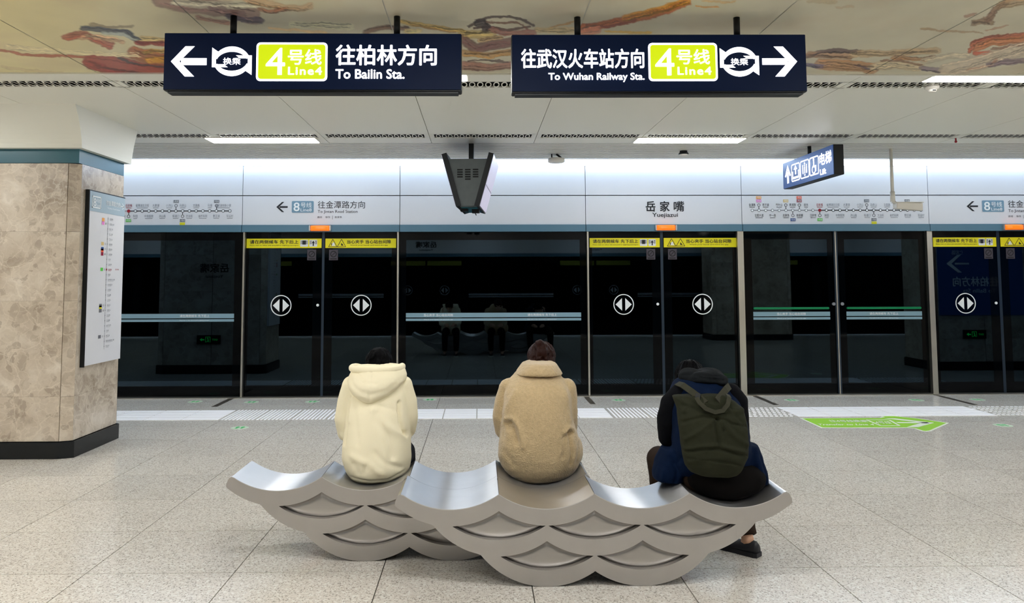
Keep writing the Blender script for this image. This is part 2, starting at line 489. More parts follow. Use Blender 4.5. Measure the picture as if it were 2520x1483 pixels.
# ---- floor: base slab, single stone tiles in view, tactile paving
floor = MB().box((-XE, REAR - .3, -0.16), (XE, 11.0, -0.010)).build('floor', M['grout'], kind='structure')
TX, TY, X0, Y0 = 0.80, 0.70, -0.53, 4.26
tile_me = {}
gap = 0.006
def in_view(x, y):
    return y > 3.4 and abs(x - 0.02) < 0.72 * y + 0.9
ti = MB().box((gap / 2, gap / 2, -0.012), (TX - gap / 2, TY - gap / 2, 0)).mesh('tile', M['granite'])
far = MB()
yk0 = math.floor((REAR - Y0) / TY)
for j in range(yk0, int((10.6 - Y0) / TY) + 1):
    for i in range(int((-XE - X0) / TX), int((XE - X0) / TX)):
        x, y = X0 + i * TX, Y0 + j * TY
        y1 = min(y + TY, 10.50)
        if y1 - y < 0.05: continue
        if in_view(x + TX / 2, y + TY / 2):
            if y1 < y + TY - 1e-6:
                me = tile_me.setdefault(j, MB().box((gap / 2, gap / 2, -0.012), (TX - gap / 2, y1 - y - gap / 2, 0)).mesh('tile', M['granite']))
            else: me = ti
            o = bpy.data.objects.new('tile', me); COL.objects.link(o); o.parent = floor; o.location = (x, y, 0)
        else:
            far.box((x + gap / 2, y + gap / 2, -0.012), (x + TX - gap / 2, y1 - gap / 2, 0))
far.build('outlying_tiles', M['granite'], floor, kind='stuff')

TYc0, TYc1 = at(1178, 1030, Z=0)[1], at(1178, 1006, Z=0)[1]
def tx(px): return at(px, 1018, Z=0)[0]
def tactile(x0, x1, kind):
    n = max(1, round((x1 - x0) / 0.415)); w = (x1 - x0) / n
    for k in range(n):
        a, b = x0 + k * w + 0.006, x0 + (k + 1) * w - 0.006
        mb = MB()
        if kind == 'long':
            for q in range(4):
                y = TYc0 + (TYc1 - TYc0) * (q + 0.06) / 4
                mb.box((a, y, 0), (b, y + (TYc1 - TYc0) * 0.88 / 4, 0.005))
        elif kind == 'cross':
            m = 9
            for q in range(m):
                x = a + (b - a) * (q + 0.25) / m
                mb.box((x, TYc0, 0), (x + 0.020, TYc1, 0.005))
        else:
            for q in range(7):
                for r in range(6):
                    x = a + (b - a) * (q + 0.5) / 7 + (0.014 if r % 2 else -0.014); y = TYc0 + (TYc1 - TYc0) * (r + 0.5) / 6
                    mb.prism([(0.021 * math.cos(t), 0.021 * math.sin(t)) for t in np.linspace(0, 6.283, 8, endpoint=False)], (x, y, 0), (1, 0, 0), (0, 1, 0), (0, 0, 1), 0.005)
        mb.build('tactile_tile', M['tactile'], floor)
P8 = 847.0
tactile(tx(-300), tx(565), 'long'); tactile(tx(568), tx(900), 'cross'); tactile(tx(930), tx(1500), 'long')
tactile(tx(1503), tx(1680), 'cross'); tactile(tx(1683), tx(1945), 'dots'); tactile(tx(1948), tx(2440), 'long'); tactile(tx(2443), tx(2700), 'dots')
for px, py0, py1 in ((570, 980, 1000), (1441, 974, 994), (1865, 977, 996), (2325, 977, 996)):
    x = at(px, py0, Z=0)[0]
    MB().box((x - 0.035, at(px, py1, Z=0)[1], 0.0), (x + 0.035, 10.42, 0.002)).build('metal_joint_strip', M['fblack'], floor)

# ---- screen door wall
wall = empty('wall_front', (0, DW, 0), kind='structure')
MB().box((-XE, 11.9, -0.2), (XE, 12.0, 4.0)).build('tunnel_wall', M['tunnel'], wall)
MB().box((-XE, 10.72, -0.3), (XE, 11.9, -0.2)).build('track_bed', M['tunnel'], wall)
MB().box((-XE, HD + 0.06, 2.25), (XE, 10.9, 3.16)).build('header_core', M['gap'], wall)
MB().box((-XE, 10.40, 0.0), (XE, 10.75, 0.012)).build('door_sill', M['alu'], wall)
ZB0, ZB1, ZS1, ZU1 = 2.246, 2.341, 2.746, 3.16
def wx(px): return at(px, 700, Y=HD)[0]
seams = [-254, 136, 593, 983, 1443, 1830, 2293, 2677, 3140]
signs = {}
for a, b in zip(seams[:-1], seams[1:]):
    xa, xb = wx(a) + 0.004, wx(b) - 0.004
    MB().box((xa, HD - 0.02, ZB0), (xb, HD + 0.07, ZB1)).build('header_band', M['band'], wall)
    o = MB().box((xa, HD - 0.0, ZB1 + 0.002), (xb, HD + 0.07, ZS1 - 0.006)).build('sign_panel', M['cool'], wall)
    signs[a] = o
    MB().box((xa, HD - 0.0, ZS1 + 0.006), (xb, HD + 0.07, ZU1)).build('upper_panel', M['cool'], wall)
MB().box((-XE, HD - 0.07, ZU1 + 0.0), (XE, HD - 0.01, 3.262)).build('cove_light', M['cove'], wall)
MB().box((-XE, HD - 0.01, 3.16), (XE, 10.9, 3.5)).build('cove_back', M['white'], wall)
MB().box((-XE, 9.90, 3.455), (XE, 10.14, 3.475)).build('cove_fill', M['fill'], wall)  # added glowing strip, hidden in the cove to light the far floor

def hx(px): return at(px, 517, Y=HD)[0]
def hz(py): return at(1250, py, Y=HD)[2]
FH = front(HD)

def line_sign(px, parent):     # arrow, line badge, destination
    d = px - 593
    X = lambda q: hx(q + d)
    f = Flat(FH, 0.003)
    zc = hz(508.5); s = X(709) - X(680)
    f.rect(X(688), zc - 0.012, X(708), zc + 0.012)
    f.poly([(X(680), zc), (X(694), zc + 0.07), (X(699.5), zc + 0.07), (X(686), zc)])
    f.poly([(X(680), zc), (X(686), zc), (X(699.5), zc - 0.07), (X(694), zc - 0.07)])
    f.text('往金潭路方向', X(782), hz(512), X(898), hz(494), 0.0)
    f.build('direction_lettering', M['ink'], parent)
    f = Flat(FH, 0.003)
    f.text('To Jintan Road Station', X(782), hz(525.5), X(880), hz(516)).text('途经', X(781), hz(536), X(793), hz(531)).text('徐东', X(801), hz(536), X(813), hz(531)).text('赵家条', X(824), hz(536), X(842), hz(531))
    f.rect(X(818), hz(539), X(818.7), hz(530))
    f.build('small_lettering', M['ink'], parent)
    f = Flat(FH, 0.003).poly(rrect(X(718), hz(522.5), X(772), hz(494), 0.015)); f.build('line_badge', M['blueg'], parent)
    f = Flat(FH, 0.005).text('8', X(722.5), hz(519), X(737.5), hz(497.5), 0.015).text('号线', X(740), hz(510), X(767), hz(497.5), 0.004).text('Line8', X(740), hz(519.5), X(767), hz(512), 0.006)
    f.build('badge_lettering', M['wprint'], parent)
line_sign(593, signs[593]); line_sign(2292, signs[2293])
f = Flat(FH, 0.003)
f.text('岳', hx(1589), hz(521), hx(1613), hz(495), 0.022).text('家', hx(1624), hz(521), hx(1648), hz(495), 0.022).text('嘴', hx(1658), hz(521), hx(1684), hz(495), 0.016)
f.text('Yuejiazui', hx(1605), hz(537), hx(1668), hz(524), 0.012)
f.build('station_name_lettering', M['ink'], signs[1443])

TOPN = {0: '金潭路', 2: '塔子湖', 4: '竹叶山', 6: '黄浦路', 8: '徐东', 10: '岳家嘴', 12: '省博湖北日报', 14: '水果湖', 16: '小洪山', 18: '马房山', 20: '文昌路', 22: '马湖', 24: '黄家湖地铁小镇'}
BOTN = {1: '宏图大道', 3: '中一路', 5: '赵家条', 7: '徐家棚', 9: '汪家墩', 11: '梨园', 13: '中南医院', 15: '洪山路', 17: '街道口', 19: '文治街', 21: '省农科院', 23: '野芷湖', 25: '军运村'}
BADGE = {1: [(1, 'pinkm', '2'), (2, 'orangem', '3')], 5: [(1, 'tan', '3')], 7: [(1, 'crim', '5'), (2, 'ormr', '7')], 6: [(-1, 'blue1', '1')], 10: [(-1, 'grn', '4')], 17: [(1, 'dgrey', '2')], 18: [(-1, 'dgrey', '11'), (-2, 'yel', '')], 23: [(1, 'dgrey', '7')]}
def route_map(d, parent, x_from=-1e9):
    X = lambda i: hx(1851 + 16.6 * i + d); zc = hz(518); k = hx(1001) - hx(1000)
    ink, gry, wht, red = Flat(FH, 0.003), Flat(FH, 0.0035), Flat(FH, 0.0045), Flat(FH, 0.005)
    grn = Flat(FH, 0.003); badges = {}
    ink.rect(X(10), zc - 0.006, X(25), zc + 0.006); grn.rect(X(0), zc - 0.005, X(10), zc + 0.005)
    for i in range(26):
        if X(i) < x_from: continue
        (ink if i > 10 else grn).ring(X(i), zc, 0.014, 0.022, 12)
        if i != 10: wht.circle(X(i), zc, 0.015, 12)
        else: red.circle(X(i), zc, 0.023, 16)
        for names, z0, z1 in ((TOPN, 508, 501), (BOTN, 534, 527)):
            if i in names:
                w = 5.4 * len(names[i]) * k
                off = 0.1
                dst = red if i == 10 else (gry if i > 10 else ink)
                dst.text(names[i], X(i) - w / 2, hz(z0), X(i) + w / 2, hz(z1), 0.0, 1)
                dst.rect(X(i) - w * .42, hz(z0 + 2.8), X(i) + w * .42, hz(z0 + 1.7))
        for lv, m_, t in BADGE.get(i, []):
            z = zc + (hz(500) - hz(518)) * (1 if lv > 0 else -1) + (lv - (1 if lv > 0 else -1)) * (hz(492) - hz(500)) + (1 if lv > 0 else -1) * 0.03
            badges.setdefault(m_, Flat(FH, 0.003)).rect(X(i) - 0.036, z - 0.019, X(i) + 0.036, z + 0.019)
            if t: wht.text(t + '号线', X(i) - 0.030, z - 0.013, X(i) + 0.030, z + 0.013, 0.0, 1)
        if i in BADGE:
            sg = 1 if BADGE[i][0][0] > 0 else -1
            ink.rect(X(i) - 0.004, min(zc, zc + sg * 0.05), X(i) + 0.004, max(zc, zc + sg * 0.05))
            zz = zc + sg * 0.073
            ink.ring(X(i), zz, 0.016, 0.022, 10)
    ink.build('map_lettering', M['ink'], parent); gry.build('map_grey_lettering', M['grey'], parent)
    grn.build('map_route_line', M['grey'], parent); wht.build('map_stops', M['wprint'], parent); red.build('map_current_stop', M['red'], parent)
    for m_, b in badges.items(): b.build('map_badge', M[m_], parent)
route_map(0, signs[1830]); route_map(-1700 + 0, signs[136])

# posts
for a, b, m_ in ((-255, -247, 'alu'), (133, 140, 'alu'), (595.5, 600, 'alu'), (976.5, 980.5, 'alu'), (1446, 1450, 'alu'), (1818, 1833, 'alu'), (2287, 2300, 'alu'), (2672, 2676, 'alu')):
    MB().box((wx(a), HD + 0.01, 0.0), (wx(b), DW + 0.05, ZB0)).build('door_post', M[m_], wall)

FD = front(DW)
def dz(py): return at(1250, py, Y=DW)[2]
def dx(px): return at(px, 750, Y=DW)[0]
def framed_pane(parent, xa, xb, ia, ib, z0=0.155, z1=None, top=None):
    """enamelled border around a clear pane"""
    z1 = z1 or dz(590); zt = top or ZB0
    mb = MB()
    y0, y1 = DW, DW + 0.03
    for (p, q) in (((xa, 0.012), (xb, z0)), ((xa, z1), (xb, zt)), ((xa, z0), (ia, z1)), ((ib, z0), (xb, z1))):
        mb.box((p[0], y0, p[1]), (q[0], y1, q[1]))
    mb.build('glass_border', M['frit'], parent)
    MB().box((ia, y0 + 0.002, z0), (ib, y0 + 0.012, z1)).build('pane', M['glass'], parent)

def band_print(parent, xa, xb, texts):
    f = Flat(FD, 0.004); zA, zB, zC_, zD = dz(780), dz(769), dz(788.5), dz(782.5)
    f.rect(xa, zA, xb, zB).rect(xa, zC_, xb, zD)
    f.build('safety_strip', M['strip'], parent)
    g = Flat(FD, 0.006)
    for u, t, en in texts:
        w = (dx(1115) - dx(1043))
        g.text(t, u - w / 2, dz(777.5), u + w / 2, dz(771), 0.01, 2)
        g.text(en, u - w * .5, dz(787), u + w * .5, dz(784), 0.0, 1)
    g.build('strip_lettering', M['wprint'], parent)
TXA, ENA = '当心夹手 当心站台间隙', 'Watch your hands and mind the gap'
TXB, ENB = '请在两侧候车 先下后上', 'Please wait on either side and yield to alighting passengers'

def fixed_window(n, a, b, ia, ib, texts):
    w = empty('window_%d' % n, (wx((a + b) / 2), DW, 0), kind='structure')
    framed_pane(w, dx(a), dx(b), dx(ia), dx(ib))
    band_print(w, dx(ia) + 0.0, dx(ib) + 0.01, texts)
fixed_window(1, 141, 595, 160, 575, [(dx(480), TXB, ENB), (dx(232), TXA, ENA)])
fixed_window(2, 981, 1446, 999, 1428, [(dx(1079), TXA, ENA), (dx(1334), TXB, ENB)])
# swing doors of the emergency bay
for n, a, b, ia, ib, kx, t in ((1, 1833, 2055, 1853, 2040, 2051, (TXA, ENA)), (2, 2064, 2287, 2082, 2266, 2072, (TXB, ENB))):
    w = empty('door_%d' % n, (dx((a + b) / 2), DW, 0), kind='structure')
    framed_pane(w, dx(a), dx(b), dx(ia), dx(ib))
    band_print(w, dx(ia), dx(ib) + 0.01, [(dx((ia + ib) / 2), t[0], t[1])])
    MB().box((dx(ia), DW - 0.035, dz(763)), (dx(ib) - 0.01, DW - 0.005, dz(757.5))).build('push_bar', M['green'], w, bevel=0.006)
    MB().tube([(dx(kx), DW - 0.02, dz(750)), (dx(kx), DW + 0.002, dz(750))], 0.022, 20).build('key_lock', M['grey'], w)
MB().box((dx(2055) - 0.0, DW - 0.02, 0.0), (dx(2064), DW + 0.04, ZB0)).build('centre_post', M['mull'], wall)
MB().box((dx(2057.5) - 0.0, DW - 0.026, 0.0), (dx(2060), DW - 0.02, ZB0)).build('post_trim', M['alu'], wall)

ndoor = [2]
def leaf(xa, xb, side):
    ndoor[0] += 1
    w = empty('door_%d' % ndoor[0], ((xa + xb) / 2, DW, 0), kind='structure')
    k = dx(1001) - dx(1000)
    if side == 'L': ia, ib = xa + 8 * k, xb - 22 * k
    else: ia, ib = xa + 20 * k, xb - 12 * k
    zs0, zs1 = dz(609), dz(586)
    framed_pane(w, xa, xb, ia, ib, z0=0.16, z1=zs0 - 0.005)
    st = MB().box((xa + 0.012, DW - 0.006, zs0), (xb - 0.008, DW + 0.0, zs1)).build('door_sticker', M['yellow'], w)
    f = Flat(front(DW - 0.006), 0.002)
    L = xb - xa; q = lambda t: xa + L * t
    h = zs1 - zs0
    if side == 'L':
        f.text(TXB, q(0.055), zs0 + h * .45, q(0.69), zs0 + h * .86, 0.018, 2)
        f.text(ENB, q(0.055), zs0 + h * .2, q(0.69), zs0 + h * .34, 0.01, 1)
        f.build('sticker_lettering', M['ink'], st)
        g = Flat(front(DW - 0.006), 0.002)
        for c in (0.765, 0.885): g.poly(rrect(q(c - 0.052), zs0 + h * .14, q(c + 0.052), zs0 + h * .88, 0.012))
        g.build('sticker_icon_ground', M['wprint'], st)
        g = Flat(front(DW - 0.006), 0.004)
        for c, wd in ((0.765, 0.022), (0.885, 0.0)):
            if wd: g.rect(q(c - wd), zs0 + h * .36, q(c + wd), zs0 + h * .8)
            else:
                g.poly([(q(c - 0.02), zs0 + h * .5), (q(c + 0.02), zs0 + h * .5), (q(c), zs0 + h * .8)]).rect(q(c - .008), zs0 + h * .22, q(c + .008), zs0 + h * .5)
            for d in (-0.040, -0.027, 0.027, 0.040):
                g.rect(q(c + d - 0.003), zs0 + h * .4, q(c + d + 0.003), zs0 + h * .66).circle(q(c + d), zs0 + h * .73, 0.006, 8)
        g.build('sticker_icon', M['ink'], st)
    else:
        f.text(TXA, q(0.31), zs0 + h * .45, q(0.92), zs0 + h * .86, 0.018, 2)
        f.text(ENA, q(0.355), zs0 + h * .2, q(0.88), zs0 + h * .34, 0.01, 1)
        for c in (0.115, 0.235):
            for (p, r) in (((c - .058, .12), (c + .058, .12)), ((c + .058, .12), (c, .92)), ((c, .92), (c - .058, .12))):
                p0 = np.array((q(p[0]), zs0 + h * p[1])); p1 = np.array((q(r[0]), zs0 + h * r[1])); dd = (p1 - p0) / np.linalg.norm(p1 - p0); nn = np.array((-dd[1], dd[0])) * 0.0035
                f.poly([p0 - nn, p1 - nn, p1 + nn, p0 + nn])
            f.rect(q(c - .022), zs0 + h * .25, q(c - .012), zs0 + h * .5) if c < .2 else f.poly([(q(c - .005), zs0 + h * .25), (q(c + .03), zs0 + h * .25), (q(c - .002), zs0 + h * .55)])
        f.build('sticker_lettering', M['ink'], st)
        g = Flat(front(DW - 0.006), 0.003).poly([(q(.10), zs0 + h * .22), (q(.15), zs0 + h * .22), (q(.13), zs0 + h * .6), (q(.112), zs0 + h * .55)])
        g.build('sticker_icon', M['wprint'], st)
    # round arrow emblem
    cu = q(0.475) if side == 'L' else q(0.515); cz = dz(749.5); R = 25 * k
    MB().prism([(R * math.cos(t), R * math.sin(t)) for t in np.linspace(0, 6.2832, 40, endpoint=False)], (cu, DW - 0.0, cz), (1, 0, 0), (0, 0, 1), (0, -1, 0), 0.003).build('emblem_disc', M['frit'], w)
    g = Flat(front(DW - 0.003), 0.002).ring(cu, cz, R * .93, R * 1.02, 44)
    for s in (-1, 1):
        g.poly([(cu + s * R * .16, cz + R * .62), (cu + s * R * .16, cz - R * .62), (cu + s * R * .80, cz)])
    g.build('arrow_emblem', M['wprint'], w)
    # prohibition sticker
    pu = q(0.865) if side == 'L' else q(0.125)
    g = Flat(FD, 0.003).rect(pu - 11 * k, dz(639), pu + 11 * k, dz(613)); p_ = g.build('notice_sticker', M['pale'], w)
    g = Flat(FD, 0.0045).ring(pu, dz(624), 6 * k, 8 * k, 20).rect(pu - 8 * k, dz(637), pu + 8 * k, dz(634.5)); g.poly([(pu - 5 * k, dz(628)), (pu - 4 * k, dz(629)), (pu + 5 * k, dz(620)), (pu + 4 * k, dz(619))])
    g.build('notice_print', M['black'], p_)
    if side == 'L':
        MB().tube([(xb - 9 * k, DW - 0.008, dz(749)), (xb - 9 * k, DW + 0.0, dz(749))], 0.019, 18).build('key_lock', M['wprint'], w)
    return w
def door_pair(a, s0, s1, b):
    leaf(dx(a), dx(s0), 'L'); leaf(dx(s1), dx(b), 'R')
    MB().box((dx(s0), DW + 0.0, 0.012), (dx(s1), DW + 0.03, ZB0)).build('door_seal', M['mull'], wall)
door_pair(-246, -57, -50, 133)
door_pair(602, 791, 797, 975.5); door_pair(1450.5, 1627.5, 1634, 1818); door_pair(2300, 2460, 2467, 2671)

def lamp(px, label):
    x = hx(px); zc = (ZB0 + ZB1) / 2 + 0.0; e = empty('warning_lamp', (x, HD - 0.02, zc), label, 'lamp', 'amber lamps over the screen doors')
    mb = MB(); n = 12
    rg = []
    for z, dpt in ((-0.034, 0.055), (-0.01, 0.07), (0.02, 0.066), (0.036, 0.04)):
        rg.append([(x + 0.128 * math.sin(t), HD - 0.018 - dpt * math.cos(t) ** 0.6, zc + z) for t in np.linspace(-1.45, 1.45, n)] + [(x + .127, HD - .018, zc + z), (x - .127, HD - .018, zc + z)])
    mb.rings(rg); mb.build('lens', M['lamp'], e, smooth=False)
    for s in (-1, 1):
        MB().box((x + s * 0.128 - 0.010 + s * 0.012, HD - 0.055, zc - 0.036), (x + s * 0.128 + 0.010 + s * 0.012, HD - 0.019, zc + 0.038)).build('end_cap', M['lampend'], e, bevel=0.004)
lamp(789.5, 'glowing amber lamp on the teal band under the left arrow sign')
lamp(1636.5, 'glowing amber lamp on the teal band under the black station name')
lamp(2488, 'glowing amber lamp on the teal band at the right edge of the photo')

# ---- opposite side (seen only as a reflection in the glass)
rear = empty('wall_rear', (0, REAR, 0), kind='structure')
MB().box((-XE, REAR - 0.1, 0), (XE, REAR, ZB0)).build('glass_wall', M['frit'], rear)
MB().box((-XE, REAR - 0.1, ZB0), (XE, REAR + 0.06, ZB1)).build('header_band', M['band'], rear)
MB().box((-XE, REAR - 0.1, ZB1), (XE, REAR + 0.05, ZU1)).build('sign_panel', M['cool'], rear)
BR = back(REAR + 0.05)
f = Flat(BR, 0.003)
for c in (-8, -3.3, 1.5, 6.3): f.text('岳家嘴', c - 0.3, 2.5, c + 0.3, 2.68, 0.02).text('Yuejiazui', c - .2, 2.4, c + .2, 2.47, 0.01)
for c in (-5.6, 4.0):
    f.rect(c - 1.2, 2.53, c + 1.2, 2.54); [f.ring(c - 1.2 + i * .096, 2.535, .012, .02, 8) for i in range(26)]
f.build('header_lettering', M['ink'], rear)
f = Flat(back(REAR), 0.003)
for c in (-8.1, -3.3, 1.5, 6.3): f.rect(c - 1.0, 2.0, c - 0.03, 2.13).rect(c + 0.03, 2.0, c + 1.0, 2.13)
f.build('yellow_strip', mat('dimmed_yellow', lin(120, 118, 24), .6), rear)  # same sticker yellow, darkened in the colour to imitate dimmer light
MB().box((-XE, REAR, 0), (XE, REAR + .05, .03)).build('door_sill', M['tactile'], rear)
f = Flat(back(REAR), 0.003)
for c in (-5.7, -0.9, 3.9): f.rect(c - 1.2, 1.15, c + 1.2, 1.21).rect(c - 1.2, 1.10, c + 1.2, 1.13)
f.build('safety_strip', M['grey'], rear)
f = Flat(back(REAR), 0.004)
for c in (-8.1, -3.3, 1.5, 6.3):
    for s in (-0.52, 0.52):
        f.ring(c + s, 1.3, 0.12, 0.135, 24); [f.poly([(c + s + k * .02, 1.38), (c + s + k * .02, 1.22), (c + s + k * .1, 1.3)]) for k in (-1, 1)]
f.build('arrow_emblem', M['grey'], rear)  # white emblem print, greyed in the colour to stand in for weaker light

for nm, s in (('wall_left', -1), ('wall_right', 1)):
    MB().box((s * XE - 0.05, REAR - 0.2, -0.1), (s * XE + 0.05, 11.0, 3.6)).build(nm, M['cool'], kind='structure')

# ------------------------------------------------------------------ ceiling
ceil = MB().box((-XE, REAR - .2, ZC + 0.05), (XE, 8.34, ZC + 0.12)).build('ceiling', M['white'], kind='structure')
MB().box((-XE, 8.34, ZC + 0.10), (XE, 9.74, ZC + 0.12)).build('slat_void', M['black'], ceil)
MB().box((-XE, 9.74, 3.5), (XE, 10.9, 3.55)).build('cove_top', M['white'], ceil)
MB().box((-XE, 9.74, ZC + 0.02), (XE, 9.76, 3.5)).build('cove_side', M['white'], ceil)
MB().box((-XE, REAR - .2, ZC + .004), (XE, 5.64, ZC + .05)).build('mural_backing', M['white'], ceil)
PW, PX0 = 1.165, -0.54
yM = 5.66
yG = [(5.90, 6.10), (8.06, 8.30)]
# shadowless soffit panels
for k in range(-9, 10):
    xa, xb = PX0 + k * PW + 0.003, PX0 + (k + 1) * PW - 0.003
    for y0, y1, nm in ((5.70, yG[0][0], 'edge_panel'), (yG[0][1], yG[1][0], 'soffit_panel'), (yG[1][1], 8.60, 'edge_panel')):
        MB().box((xa, y0, ZC), (xb, y1, ZC + 0.015)).build(nm, M['white'], ceil)
    for y0, y1 in yG:
        # pierced strip: rings between concave openings over a dark void
        mb = MB(); yc = (y0 + y1) / 2; hh = (y1 - y0) / 2
        mb.box((xa, y0, ZC), (xb, y0 + hh * .12, ZC + 0.012)).box((xa, y1 - hh * .12, ZC), (xb, y1, ZC + 0.012))
        mb.box((xa, y0, ZC), (xa + 0.05, y1, ZC + 0.012)).box((xb - 0.05, y0, ZC), (xb, y1, ZC + 0.012))
        n = 16; pit = (PW - 0.13) / n
        for i in range(n):
            cx = xa + 0.062 + pit * (i + .5)
            ro, ri = (pit * .40, pit * .27)
            ryo, ryi = hh * .88, hh * .56
            a = np.linspace(0, 2 * math.pi, 15)[:-1]
            mb.rings([[(cx + ro * math.cos(t), yc + ryo * math.sin(t), ZC) for t in a], [(cx + ri * math.cos(t), yc + ryi * math.sin(t), ZC) for t in a]], cap=False)
        mb.build('pierced_grille', M['white'], ceil)
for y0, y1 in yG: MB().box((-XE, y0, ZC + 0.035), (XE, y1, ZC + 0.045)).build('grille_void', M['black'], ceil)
MB().box((-XE, yM, ZC - 0.012), (XE, yM + 0.035, ZC + 0.02)).build('mural_trim', M['white'], ceil)
ns = 16
for i in range(ns):
    y = 8.60 + (9.76 - 8.60) * i / ns; w = (9.76 - 8.60) / ns
    MB().box((-XE, y + w * .36, ZC), (XE, y + w, ZC + 0.004)).build('slat', M['white'], ceil)

